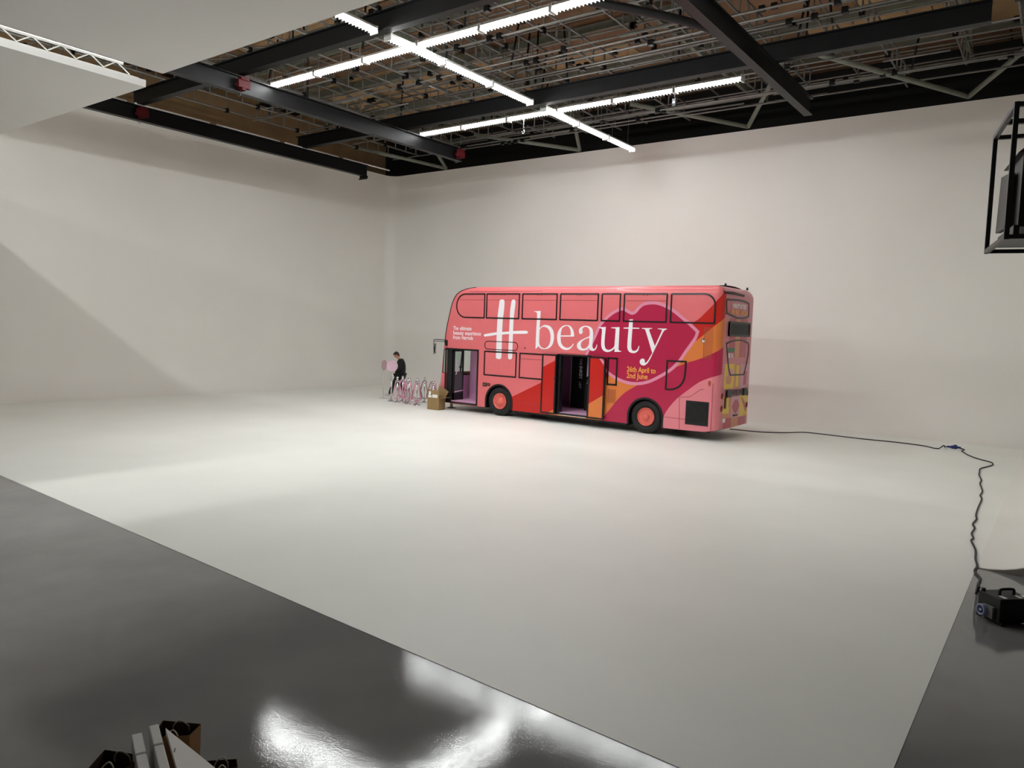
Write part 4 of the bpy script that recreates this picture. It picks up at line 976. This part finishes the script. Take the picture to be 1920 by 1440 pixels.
for k in range(16):
    a_ = random.uniform(0, 2*PI); r_ = random.uniform(0.03, 0.13); h_ = random.uniform(0.06, 0.13)
    MB().add([(0, 0.05*math.sin(k), 0.04), (r_*0.5*math.cos(a_)-0.02, r_*0.7*math.sin(a_)+0.02, h_), (r_*math.cos(a_), r_*1.2*math.sin(a_), h_*0.9), (r_*0.5*math.cos(a_)+0.02, r_*0.7*math.sin(a_)-0.02, h_)], [(0,1,2),(0,2,3)]).build('leaf', mat('olive_leaf', (126, 128, 60), 0.6), t)
# ================================================================== THINGS ON THE FLOOR
# ------------------------------------------------------------------ rope posts
m_rope = mat('pink_velvet_rope', (214, 150, 172), 0.75, var=0.08, scale=30)
m_rope2 = mat('dusky_rope', (150, 112, 116), 0.75, var=0.08, scale=30)
def make_post():
    t = thing('rope_post', 'post', 'rope post')
    MB().lathe([(0.0, 0.0), (0.135, 0.0), (0.14, 0.012), (0.125, 0.025), (0.06, 0.045), (0.03, 0.06), (0.0, 0.06)], 24).build('base', m_chrome, t)
    MB().lathe([(0.021, 0.05), (0.021, 0.82), (0.0, 0.82)], 12).build('pole', m_chrome, t)
    MB().lathe([(0.0, 0.80), (0.034, 0.80), (0.036, 0.84), (0.022, 0.86), (0.016, 0.875), (0.0, 0.875)], 14).build('collar', m_chrome, t)
    MB().sphere((0, 0, 0.905), 0.042, 14, 10).build('ball_finial', m_chrome, t)
    for a in (0, PI):
        MB().tube(smooth3([(0.03 * math.cos(a), 0, 0.83), (0.06 * math.cos(a), 0, 0.825), (0.065 * math.cos(a), 0, 0.80), (0.045 * math.cos(a), 0, 0.79)], 4), 0.006, 6).build('rope_hook', m_chrome, t)
    return t
posts = [((-19.96, 19.47), 'chrome rope post standing nearest the pink round signs', None),
         ((-19.55, 19.38), 'second chrome rope post from the left, beside the man', 0),
         ((-19.65, 19.75), 'chrome rope post half hidden behind the second post from the left', 0),
         ((-19.83, 19.93), 'chrome rope post at the rear of the left pink cluster', 0),
         ((-19.17, 19.44), 'chrome rope post in the middle of the pink rope cluster, front', 0),
         ((-18.93, 19.31), 'chrome rope post just right of the middle post, nearer the camera', 0),
         ((-19.37, 19.83), 'chrome rope post behind the middle of the pink cluster', 0),
         ((-19.11, 19.97), 'chrome rope post just left of the mauve rope, behind', 1),
         ((-18.62, 19.44), 'chrome rope post at the front with a mauve rope', 1),
         ((-18.41, 19.22), 'chrome rope post nearest the camera, with a slanting pink rope', 0),
         ((-19.01, 20.25), 'chrome rope post standing alone left of the cardboard box', 1),
         ((-18.5, 20.11), 'chrome rope post behind the left edge of the cardboard box', 1),
         ((-18.03, 19.67), 'chrome rope post just behind the raised box flaps', 0),
         ((-17.92, 19.98), 'chrome rope post between the cardboard box and the bus', 0)]
proto = make_post()
for i, ((px, py), lb, rp) in enumerate(posts):
    o = proto if i == 0 else copy_tree(proto)
    o.location = (px, py, 0); o.rotation_euler = (0, 0, 0.64 + 0.2 * math.sin(i * 2.3))
    tag(o, lb, 'rope post', 'chrome rope posts')
    if rp is not None:
        a = 0.64 + 0.25 * math.sin(i * 1.7); ca, sa = math.cos(a), math.sin(a)
        w = 0.11 + 0.05 * ((i * 7) % 3) / 2.0
        pts = [(-0.055, 0.80), (-0.075, 0.70), (-w, 0.42), (-w - 0.02, 0.26), (-w * 0.55, 0.165), (0, 0.14), (w * 0.55, 0.165), (w + 0.02, 0.26), (w, 0.42), (0.075, 0.70), (0.055, 0.80)]
        off = 0.055
        me = MB().tube(smooth3([(u * ca + off * sa, u * sa - off * ca * (1 if 0.2 < z_ < 0.75 else 0.3), z_) for u, z_ in pts], 5), 0.019, 8)
        r = thing('velvet_rope', ('pink' if rp == 0 else 'mauve') + ' rope hung in a loop on the ' + lb, 'rope', (px, py, 0), 0, 'ropes hung on the chrome posts')
        r['label'] = ['', 'pink rope loop on the second post from the left', 'pink rope loop behind the second post from the left', 'pink rope loop at the rear of the left cluster', 'wide pink rope loop in the middle of the cluster', 'pink rope loop just right of the middle post', 'pink rope loop behind the middle of the cluster', 'mauve rope loop behind the front post', 'mauve rope loop on the front post', 'slanting pink rope loop on the nearest post', 'mauve rope loop on the lone post left of the box', 'mauve rope loop behind the left edge of the box', 'pink rope loop behind the raised box flaps', 'pink rope loop between the box and the bus'][i]
        me.build('rope_length', m_rope if rp == 0 else m_rope2, r)
        for s in (-1, 1): MB().cyl((s * 0.055 * ca, s * 0.055 * sa, 0.785), (s * 0.06 * ca, s * 0.06 * sa, 0.735), 0.024, n=10).build('rope_end', m_chrome, r)

# ------------------------------------------------------------------ round signs on poles
def sign(loc, rz, label, r, hc, m, base_r):
    t = thing('round_sign', label, 'sign', loc, rz, 'pink round signs')
    MB().lathe([(0.0, -0.004), (r - 0.006, -0.004), (r, -0.006), (r, 0.006), (r - 0.006, 0.012), (0.0, 0.012)], 40, axis='y', origin=(0, 0, hc)).build('disc', m, t)
    MB().cyl((0, 0.02, 0.01), (0, 0.02, hc), 0.014, n=8).build('pole', mat('pale_pole', (206, 198, 192), 0.4), t)
    MB().lathe([(0.0, 0.0), (base_r, 0.0), (base_r, 0.012), (0.0, 0.014)], 28).build('base_plate', mat('pale_plate', (206, 196, 194), 0.4), t)
m_sign = mat('pale_pink_sign', (226, 190, 206), 0.5, var=0.02)
m_sign2 = mat('dusky_pink_sign', (188, 156, 160), 0.5, var=0.02)
sign((-20.93, 20.02, 0), 0.64 + 1.22, 'dusky pink round sign seen nearly edge on, leftmost of all', 0.20, 1.28, m_sign2, 0.19)
sign((-20.56, 20.08, 0), 0.62, 'pale pink round sign facing out, in front of the man', 0.215, 1.27, m_sign, 0.17)

# ------------------------------------------------------------------ cardboard box
m_card = mat('brown_cardboard', (150, 122, 82), 0.85, var=0.06, scale=10)
m_cardin = mat('cardboard_inside', (128, 104, 72), 0.9, var=0.05)
m_label = mat('white_paper_label', (228, 228, 224), 0.6, var=0)
t = thing('cardboard_box', 'open brown cardboard box with raised flaps and white labels beside the bus entrance', 'box', (-17.14, 18.86, 0), math.radians(6))
W_, D_, H_ = 0.235, 0.19, 0.40      # half sizes
mb = MB()
mb.box((-W_, -D_, 0), (W_, D_, 0.012)); mb.box((-W_, -D_, 0), (W_, -D_ + 0.01, H_)); mb.box((-W_, D_ - 0.01, 0), (W_, D_, H_)); mb.box((-W_, -D_ + 0.01, 0), (-W_ + 0.01, D_ - 0.01, H_)); mb.box((W_ - 0.01, -D_ + 0.01, 0), (W_, D_ - 0.01, H_))
mb.build('carton', m_card, t)
def flap(name, pts):
    m = MB(); a = [Vector(p) for p in pts]; n = (a[1] - a[0]).cross(a[2] - a[0]).normalized() * 0.004
    m.add([p + n for p in a] + [p - n for p in a], [(0,1,2,3), (7,6,5,4), (0,4,5,1), (1,5,6,2), (2,6,7,3), (3,7,4,0)])
    return m.build(name, m_card, t)
f1 = flap('flap', [(-W_, -D_, H_), (W_, -D_, H_), (W_ - 0.01, -D_ + 0.03, H_ + 0.26), (-W_ + 0.01, -D_ + 0.03, H_ + 0.28)])
flap('flap', [(W_, -D_, H_), (W_, D_, H_), (W_ + 0.22, D_ + 0.02, H_ + 0.03), (W_ + 0.22, -D_ + 0.04, H_ + 0.05)])
flap('flap', [(-W_, -D_, H_), (-W_, D_, H_), (-W_ + 0.05, D_ - 0.02, H_ + 0.24), (-W_ + 0.05, -D_ + 0.04, H_ + 0.24)])
flap('flap', [(-W_ + 0.04, D_, H_), (W_, D_, H_), (W_ + 0.12, D_ + 0.02, H_ + 0.22), (-0.02, D_ + 0.02, H_ + 0.42)])
for (xa, xb, za, zb) in ((-0.20, -0.11, 0.09, 0.22), (-0.22, -0.07, 0.015, 0.08), (-0.04, 0.18, 0.015, 0.12)):
    MB().add([(xa, -D_ - 0.006 + 0.03 * za / 0.26, H_ + za), (xb, -D_ - 0.006 + 0.03 * za / 0.26, H_ + za), (xb, -D_ - 0.006 + 0.03 * zb / 0.26, H_ + zb), (xa, -D_ - 0.006 + 0.03 * zb / 0.26, H_ + zb)], [(0, 1, 2, 3)]).build('paper_label', m_label, f1)
t = thing('floor_cup', 'small pale cylinder on a dark round plate beside the bus front step', 'cup', (-17.20, 19.72, 0))
MB().lathe([(0.0, 0), (0.15, 0), (0.15, 0.012), (0.0, 0.014)], 20).build('plate', m_matteblack, t)
MB().lathe([(0.0, 0.012), (0.05, 0.012), (0.055, 0.15), (0.03, 0.17), (0.0, 0.17)], 16).build('cylinder', mat('pale_cup', (206, 200, 176), 0.5), t)

# ------------------------------------------------------------------ the man
def skin_mesh(name, verts, edges, radii, mats, parent, root=0, sub=2, facemat=None):
    me = bpy.data.meshes.new(name); me.from_pydata(verts, edges, []); me.update()
    o = bpy.data.objects.new(name, me); COL.objects.link(o)
    md = o.modifiers.new('skin', 'SKIN'); md.use_smooth_shade = True
    sv = me.skin_vertices[0].data
    for i, r in enumerate(radii):
        sv[i].radius = r if isinstance(r, (tuple, list)) else (r, r); sv[i].use_root = (i == root)
    s = o.modifiers.new('sub', 'SUBSURF'); s.levels = sub; s.render_levels = sub
    dg = bpy.context.evaluated_depsgraph_get()
    m2 = bpy.data.meshes.new_from_object(o.evaluated_get(dg))
    bpy.data.objects.remove(o); bpy.data.meshes.remove(me)
    m2.materials.clear()
    for m in (mats if isinstance(mats, (list, tuple)) else [mats]): m2.materials.append(m)
    for pl in m2.polygons:
        pl.use_smooth = True; pl.material_index = facemat(pl.center) if facemat else 0
    return obj(name, m2, parent)
m_skin = mat('skin', (196, 142, 116), 0.55, var=0.04)
m_hair = mat('dark_brown_hair', (40, 28, 20), 0.6, var=0.2, scale=30)
m_jacket = mat('black_jacket_cloth', (13, 13, 14), 0.85, var=0.15, scale=20)
m_trouser = mat('black_trouser_cloth', (19, 19, 22), 0.85, var=0.15, scale=20)
m_shoe = mat('light_shoe', (202, 198, 190), 0.5)
man = thing('person', 'person in a black jacket and dark trousers striding left with head bowed', 'person', (-21.22, 21.17, 0), math.atan2(-0.596, -0.802))
# local frame: +x is where he faces, +y his left, z up
V = [(0.00, 0, 0.90), (0.00, 0, 1.02), (-0.03, 0, 1.18), (-0.03, 0, 1.34), (0.02, 0, 1.45), (0.07, 0, 1.52),          # 0-5 pelvis..neck
     (0.13, 0, 1.60), (0.15, 0, 1.69),                                                                              # 6-7 head
     (-0.02, 0.17, 1.40), (-0.03, 0.24, 1.14), (0.16, 0.17, 1.02), (0.22, 0.13, 1.03),                               # 8-11 left arm, hand
     (-0.02, -0.17, 1.40), (-0.03, -0.24, 1.14), (0.16, -0.15, 0.99), (0.22, -0.10, 1.00),                           # 12-15 right arm, hand
     (0.02, 0.09, 0.86), (0.22, 0.10, 0.50), (0.36, 0.10, 0.10), (0.50, 0.10, 0.045),                               # 16-19 left leg forward
     (-0.02, -0.09, 0.86), (0.00, -0.10, 0.48), (-0.22, -0.10, 0.13), (-0.10, -0.10, 0.045)]                          # 20-23 right leg behind
E_ = [(0,1),(1,2),(2,3),(3,4),(4,5),(5,6),(6,7),(3,8),(8,9),(9,10),(10,11),(3,12),(12,13),(13,14),(14,15),(0,16),(16,17),(17,18),(18,19),(0,20),(20,21),(21,22),(22,23)]
Rd = [(0.13,0.10),(0.13,0.10),(0.145,0.11),(0.15,0.11),(0.08,0.07),(0.055,0.06),(0.085,0.095),(0.075,0.085),
      0.055,0.042,0.030,0.028, 0.055,0.042,0.030,0.028, 0.085,0.058,0.040,0.032, 0.085,0.058,0.040,0.032]
# fingers, each a short chain rooted in the palm
def fingers(root, side):
    bx_, by_, bz_ = V[root]
    for k, (dy, ln) in enumerate(((-0.024, 0.060), (-0.008, 0.070), (0.008, 0.066), (0.024, 0.052))):
        a = len(V); V.append((bx_ + 0.03, by_ + dy, bz_ - 0.005)); V.append((bx_ + 0.03 + ln * 0.6, by_ + dy * 1.1, bz_ - 0.015)); V.append((bx_ + 0.03 + ln * 0.85, by_ + dy * 1.1, bz_ - 0.045))
        Rd.extend([0.0095, 0.0085, 0.0075]); E_.extend([(root, a), (a, a + 1), (a + 1, a + 2)])
    a = len(V); V.append((bx_ + 0.0, by_ - side * 0.035, bz_ + 0.012)); V.append((bx_ + 0.035, by_ - side * 0.045, bz_ + 0.020)); Rd.extend([0.011, 0.009]); E_.extend([(root, a), (a, a + 1)])
fingers(11, 1); fingers(15, -1)
body = skin_mesh('body', V, E_, Rd, [m_skin], man, sub=1)
# face: nose, ears, brow, mouth as small additions to the head
hd = Matrix.Translation((0.155, 0, 1.645)) @ Matrix.Rotation(math.radians(35), 4, 'Y')
hm = MB(); hm.sphere((0, 0, 0), 0.1, 18, 14, 0, (0.98, 0.78, 1.18)); hm.sphere((0.035, 0, -0.085), 0.05, 12, 8, 0, (1, 0.85, 0.8))
hm.sphere((0.105, 0, -0.015), 0.022, 8, 6, 0, (1.0, 0.7, 1.3)); hm.sphere((-0.005, 0.08, -0.01), 0.026, 8, 6, 0, (0.8, 0.4, 1.2)); hm.sphere((-0.005, -0.08, -0.01), 0.026, 8, 6, 0, (0.8, 0.4, 1.2))
hm.xform(hd); hm.build('head', m_skin, man, fix=False)
ey = MB(); ey.sphere((0.088, 0.032, 0.012), 0.012, 8, 6); ey.sphere((0.088, -0.032, 0.012), 0.012, 8, 6); ey.xform(hd); ey.build('eyes', m_matteblack, man, fix=False)
mo_ = MB(); mo_.sphere((0.092, 0, -0.062), 0.014, 8, 6, 0, (0.5, 1.8, 0.45)); mo_.xform(hd); mo_.build('mouth', mat('lips_skin', (150, 84, 78), 0.5), man, fix=False)
hr = MB()
hr.sphere((-0.012, 0, 0.028), 0.108, 18, 12, 0, (0.98, 0.82, 1.02)); hr.sphere((0.06, 0, 0.085), 0.055, 12, 8, 0, (1.0, 1.15, 0.6)); hr.sphere((-0.05, 0, -0.03), 0.075, 12, 8, 0, (0.8, 1.0, 1.0))
keep = [f for f in hr.f if not (sum(hr.v[i][0] for i in f) / len(f) > 0.045 and sum(hr.v[i][2] for i in f) / len(f) < 0.045)]
hr.sm = [True] * len(keep); hr.m = [0] * len(keep); hr.f = keep
hr.xform(hd); hr.build('hair', m_hair, man, fix=False)
skin_mesh('jacket', [(0.00,0,0.82),(0.00,0,0.95),(-0.03,0,1.18),(-0.04,0,1.36),(0.02,0,1.46),(-0.02,0.19,1.41),(-0.04,0.26,1.14),(0.13,0.18,1.03),(-0.02,-0.19,1.41),(-0.04,-0.26,1.14),(0.13,-0.16,1.00)],
          [(0,1),(1,2),(2,3),(3,4),(3,5),(5,6),(6,7),(3,8),(8,9),(9,10)], [(0.24,0.21),(0.225,0.20),(0.23,0.19),(0.22,0.18),(0.10,0.095),0.11,0.088,0.062,0.11,0.088,0.062], m_jacket, man, sub=2)
skin_mesh('trousers', [(0.0,0,0.93),(0.02,0.09,0.84),(0.22,0.10,0.50),(0.375,0.10,0.065),(-0.02,-0.09,0.84),(0.00,-0.10,0.48),(-0.235,-0.10,0.10)],
          [(0,1),(1,2),(2,3),(0,4),(4,5),(5,6)], [(0.20,0.17),0.145,0.11,0.088,0.145,0.11,0.088], m_trouser, man, sub=2)
for (x_, y_, z_, pitch) in ((0.42, 0.10, 0.0, 0.0), (-0.17, -0.10, 0.03, 0.25)):
    s = MB()
    s.sphere((0.06, 0, 0.045), 0.06, 12, 8, 0, (1.7, 0.8, 0.75)); s.sphere((-0.07, 0, 0.055), 0.055, 12, 8, 0, (1.2, 0.8, 1.0)); s.box((-0.13, -0.042, 0.0), (0.15, 0.042, 0.02))
    s.xform(Matrix.Translation((x_, y_, z_)) @ Matrix.Rotation(pitch, 4, 'Y')); s.build('shoe', m_shoe, man, fix=False)

# ------------------------------------------------------------------ cable, connector, power box
def path(pts, z): return smooth3([(p[0], p[1], z) for p in pts], 5)
RC_ = 0.014
ca = path(CABLE_A, RC_)
e = CABLE_A[-1]; c = CONN
ca += [Vector(p) for p in smooth3([(e[0], e[1], RC_), (e[0] + 0.05, e[1] + 0.08, 0.05), (e[0] + 0.10, e[1] + 0.12, 0.10), (e[0] + 0.13, e[1] + 0.10, 0.06), (c[0] - 0.22, c[1], 0.035), (c[0] - 0.14, c[1], 0.035)], 5)][1:]
ob = MB().tube(ca, RC_, 8).build('power_cable', m_rubber); tag(ob, 'black power cable running from under the bus rear across the white floor', 'cable')
cb_ = [Vector((c[0] + 0.14, c[1], 0.035))] + path(CABLE_B, RC_)
last = CABLE_B[-1]
cb_ = [p if p.x < EDGE_X or p.y > 11 else Vector((p.x, p.y, p.z - 0.004)) for p in cb_]
cb_ += [Vector(p) for p in smooth3([(last[0], last[1], 0.02), (-0.60, 9.42, 0.12), (-0.57, 9.30, 0.24)], 5)][1:]
ob = MB().tube(cb_, RC_, 8).build('power_cable', m_rubber); tag(ob, 'black wavy power cable from the blue connector to the black power box', 'cable')
m_blue = mat('blue_plug_plastic', (36, 44, 110), 0.4)
t = thing('cable_connector', 'dark blue cable connector lying on the white floor right of the bus', 'connector', (c[0], c[1], 0.0))
MB().lathe([(0.0, -0.16), (0.022, -0.16), (0.03, -0.06), (0.045, -0.05), (0.045, 0.05), (0.0, 0.05)], 14, axis='x', origin=(0, 0, 0.046)).build('plug', m_blue, t)
MB().lathe([(0.0, 0.02), (0.052, 0.02), (0.052, 0.08), (0.03, 0.09), (0.022, 0.17), (0.0, 0.17)], 14, axis='x', origin=(0, 0, 0.053)).build('socket', m_blue, t)
MB().box((0.0, -0.03, 0.085), (0.07, 0.03, 0.115)).build('hinged_lid', m_blue, t)

rz = math.atan2(8.874 - 9.062, -0.359 + 0.549)
t = thing('power_box', 'black power distribution box with a blue round socket on the grey floor', 'power box', (-0.455, 8.968, -0.004), rz)
# local x runs along the socket face, local y goes back from it
BWD, BDP, BHT = 0.145, 0.36, 0.27
mb = MB().box((-BWD, 0, 0.02), (BWD, BDP, BHT)); bo = mb.build('case', m_matteblack, t)
bv = bo.modifiers.new('bevel', 'BEVEL'); bv.width = 0.006; bv.segments = 2
for sx in (-1, 1):
    for yy in (0.03, BDP - 0.03):
        MB().box((sx * BWD - 0.02, yy - 0.02, 0.0), (sx * BWD + 0.02, yy + 0.02, 0.035)).build('rubber_foot', m_rubber, t)
MB().tube(smooth3([(0.02, 0.10, BHT), (0.02, 0.10, BHT + 0.045), (0.02, 0.125, BHT + 0.06), (0.02, 0.235, BHT + 0.06), (0.02, 0.26, BHT + 0.045), (0.02, 0.26, BHT)], 4), 0.014, 8).build('handle', m_rubber, t)
for yy in (0.06, 0.24, 0.31): MB().box((0.04, yy, BHT), (0.12, yy + 0.045, BHT + 0.001)).build('sticker', m_label, t)
so = MB().box((-0.035, -0.03, 0.045), (0.085, 0.0, 0.165)).build('socket_flange', mat('grey_plastic', (120, 120, 118), 0.5), t)
MB().lathe([(0.06, -0.005), (0.06, -0.06), (0.055, -0.07), (0.042, -0.07), (0.042, -0.03), (0.0, -0.03)], 24, axis='y', origin=(-0.03, 0, 0.105)).build('socket_ring', mat('pale_blue_plastic', (150, 158, 190), 0.4), so)
MB().lathe([(0.0, -0.062), (0.03, -0.062), (0.036, -0.05), (0.036, -0.03)], 20, axis='y', origin=(-0.03, 0, 0.105)).build('socket_cap', m_blue, so)
MB().box((-0.042, -0.066, 0.096), (-0.018, -0.062, 0.114)).build('socket_label', m_label, so)
MB().cyl((-0.115, 0.03, BHT - 0.02), (-0.115, 0.03, BHT + 0.03), 0.02, n=10).build('cable_gland', m_rubber, t)

# ------------------------------------------------------------------ hanging frame with a projector, upper right
m_frame = mat('grey_black_frame', (44, 43, 41), 0.45, var=0.1)
m_proj = mat('charcoal_case', (27, 27, 26), 0.5, var=0.08)
fa = Vector((-0.437, 6.945, 0)); fb = Vector((-0.64, 7.955, 0)); dd = (fb - fa).normalized(); rzc = math.atan2(dd.y, dd.x) - 0.5 * PI
t = thing('projector_cage', 'open black box cage hanging at the upper right edge', 'cage', (fa.x, fa.y, 3.65), rzc)
DW, DD, DH, TW = 0.95, 1.03, 1.00, 0.034
for x_ in (0, DW):
    for y_ in (0, DD): MB().bar((x_, y_, -0.02), (x_, y_, DH + 0.02), TW, TW).build('upright', m_frame, t)
for z_ in (0, DH):
    for x_ in (0, DW): MB().bar((x_, TW / 2, z_), (x_, DD - TW / 2, z_), TW, TW).build('side_rail', m_frame, t)
    for y_ in (0, DD): MB().bar((TW / 2, y_, z_), (DW - TW / 2, y_, z_), TW, TW).build('cross_rail', m_frame, t)
MB().cyl((DW / 2, DD / 2, DH), (DW / 2, DD / 2, 6.6), 0.03, n=10).bar((0, DD / 2, DH), (DW, DD / 2, DH), 0.04, 0.04).build('drop_pole', m_frame, t)
t2 = thing('projector', 'charcoal projector with louvred sides inside the hanging cage', 'projector', (fa.x, fa.y, 3.65 + 0.017), rzc)
MB().box((0.06, 0.12, 0.0), (0.88, 0.90, 0.09)).build('base_tray', m_frame, t2)
MB().box((0.10, 0.20, 0.09), (0.86, 0.84, 0.66)).build('case', m_proj, t2)
MB().add([(0.06, 0.16, 0.66), (0.88, 0.16, 0.66), (0.88, 0.88, 0.66), (0.06, 0.88, 0.66), (0.16, 0.24, 0.76), (0.8, 0.24, 0.76), (0.8, 0.8, 0.76), (0.16, 0.8, 0.76)], [(0,1,2,3),(4,5,6,7),(0,1,5,4),(1,2,6,5),(2,3,7,6),(3,0,4,7)]).build('hood', m_proj, t2)
MB().add([(0.035, 0.42, 0.10), (0.035, 0.86, 0.12), (0.045, 0.86, 0.60), (0.045, 0.42, 0.55), (0.075, 0.42, 0.10), (0.075, 0.86, 0.12), (0.085, 0.86, 0.60), (0.085, 0.42, 0.55)], [(0,1,2,3),(4,5,6,7),(0,1,5,4),(1,2,6,5),(2,3,7,6),(3,0,4,7)]).build('side_fin', m_proj, t2)
for k in range(8): MB().box((0.16, 0.175, 0.14 + k * 0.06), (0.82, 0.20, 0.165 + k * 0.06)).build('louvre', m_frame, t2)
MB().box((0.10, 0.112, 0.02), (0.19, 0.12, 0.075)).build('white_label', m_label, t2)

# ------------------------------------------------------------------ paper bags and boards at the bottom left
m_kraft = mat('kraft_paper', (142, 104, 62), 0.85, var=0.12, scale=8, bump=0.2, bscale=12)
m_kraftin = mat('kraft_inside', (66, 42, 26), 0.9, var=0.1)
m_cord = mat('paper_cord', (206, 196, 176), 0.8, var=0)
def paper_bag(loc, rz, w, d, h, label, tilt=0.0, flare=1.0):
    t = thing('paper_bag', label, 'paper bag', loc, rz, 'brown paper bags')
    a, b = w / 2, d / 2; th = 0.004
    bot = [(-a, -b), (a, -b), (a, b), (-a, b)]; top = [(-a * flare, -b * flare * 0.9), (a * flare, -b * flare), (a * flare * 1.02, b * flare), (-a * flare, b * flare * 0.92)]
    dz = (0.0, 0.02, -0.01, 0.015)
    o_ = MB(); o_.add([(x_, y_, 0) for x_, y_ in bot] + [(x_, y_, h + dz[i]) for i, (x_, y_) in enumerate(top)], [(0,1,5,4),(1,2,6,5),(2,3,7,6),(3,0,4,7),(0,3,2,1)])
    o_.build('bag_outer', m_kraft, t)
    i_ = MB(); i_.add([(x_ * 0.97, y_ * 0.97, 0.006) for x_, y_ in bot] + [(x_ * 0.975, y_ * 0.975, h + dz[i] - 0.001) for i, (x_, y_) in enumerate(top)], [(0,4,5,1),(1,5,6,2),(2,6,7,3),(3,7,4,0),(0,1,2,3)])
    i_.build('bag_lining', m_kraftin, t, fix=False)
    for s in (-1, 1):
        MB().tube(smooth3([(-a * 0.45, s * b * flare * 0.9, h - 0.05), (-a * 0.40, s * b * flare * 0.80, h - 0.01), (0, s * b * flare * 0.6, h + 0.03), (a * 0.40, s * b * flare * 0.80, h - 0.01), (a * 0.45, s * b * flare * 0.9, h - 0.05)], 5), 0.004, 6).build('handle', m_cord, t)
    return t
paper_bag((-4.07, 2.28, -0.004), math.radians(40), 0.21, 0.17, 0.37, 'open brown paper bag standing behind the white boards', flare=1.05)
paper_bag((-4.02, 1.90, -0.004), math.radians(35), 0.20, 0.17, 0.37, 'brown paper bag in shadow left of the white boards', flare=1.05)
paper_bag((-3.60, 2.28, -0.004), math.radians(60), 0.16, 0.13, 0.33, 'small brown paper bag right of the white boards', flare=1.0)
m_foam = mat('white_foam_board', (206, 202, 198), 0.7, var=0.03)
# two upright boards running towards the camera and one large flat carton
d1v = Vector((0.93, -0.37, 0)).normalized()
def upright(name, p, w, L_, h, label, cat='board'):
    t = thing(name, label, cat, (p[0], p[1], -0.004), math.atan2(d1v.y, d1v.x))
    o = MB().box((0, -w / 2, 0), (L_, w / 2, h)).build('sheet', m_foam, t)
    b = o.modifiers.new('bevel', 'BEVEL'); b.width = 0.006; b.segments = 2
    MB().box((0.22, -w / 2 - 0.001, h - 0.06), (0.24, w / 2 + 0.001, h + 0.001)).build('tape_mark', mat('grey_tape', (120, 116, 110), 0.6), t)
    return t
upright('foam_board', (-4.09, 2.055), 0.055, 0.9, 0.44, 'white foam board standing on edge, left one of two')
upright('foam_board', (-4.055, 2.135), 0.050, 0.9, 0.47, 'white foam board standing on edge, right one of two')
t = thing('white_carton', 'large flat white carton leaning beside the foam boards', 'carton', (-4.0, 2.16, -0.004))
A0, A1 = Vector((0.03, 0.0, 0.47)), Vector((0.62, 0.03, 0.385)); dq = d1v * 0.85; th_ = Vector((0, 0, -0.03))
q = [A0, A1, A1 + dq, A0 + dq]
MB().add(q + [v_ + th_ for v_ in q], [(0,1,2,3),(7,6,5,4),(0,4,5,1),(1,5,6,2),(2,6,7,3),(3,7,4,0)]).build('top_sheet', m_foam, t)
q = [A1, A1 + dq]
MB().add([q[0] + th_, q[1] + th_, Vector((q[1].x, q[1].y, 0)), Vector((q[0].x, q[0].y, 0)), q[0] + th_ - Vector((0.03, 0, 0)), q[1] + th_ - Vector((0.03, 0, 0)), Vector((q[1].x - 0.03, q[1].y, 0)), Vector((q[0].x - 0.03, q[0].y, 0))], [(0,1,2,3),(7,6,5,4),(0,4,5,1),(1,5,6,2),(2,6,7,3),(3,7,4,0)]).build('side_sheet', m_foam, t)
MB().bar(A0 + d1v * 0.2 + Vector((0.05, 0, 0.0)), A0 + d1v * 0.2 + Vector((0.075, -0.02, -0.002)), 0.004, 0.004).build('print_mark', m_matteblack, t)
t = thing('crumpled_wrap', 'crumpled clear plastic wrap at the bottom edge left of the bags', 'plastic wrap', (-4.02, 1.66, -0.004))
bm = bmesh.new(); bmesh.ops.create_icosphere(bm, subdivisions=3, radius=0.13)
for v in bm.verts:
    k = 0.75 + 0.4 * random.random(); v.co = Vector((v.co.x * k * 1.2, v.co.y * k * 0.8, max(0, (v.co.z + 0.14) * 1.3 * k)))
me = bpy.data.meshes.new('film'); bm.to_mesh(me); bm.free(); me.materials.append(glass_mat('clear_film', (0.8, 0.8, 0.8))); obj('film', me, t)
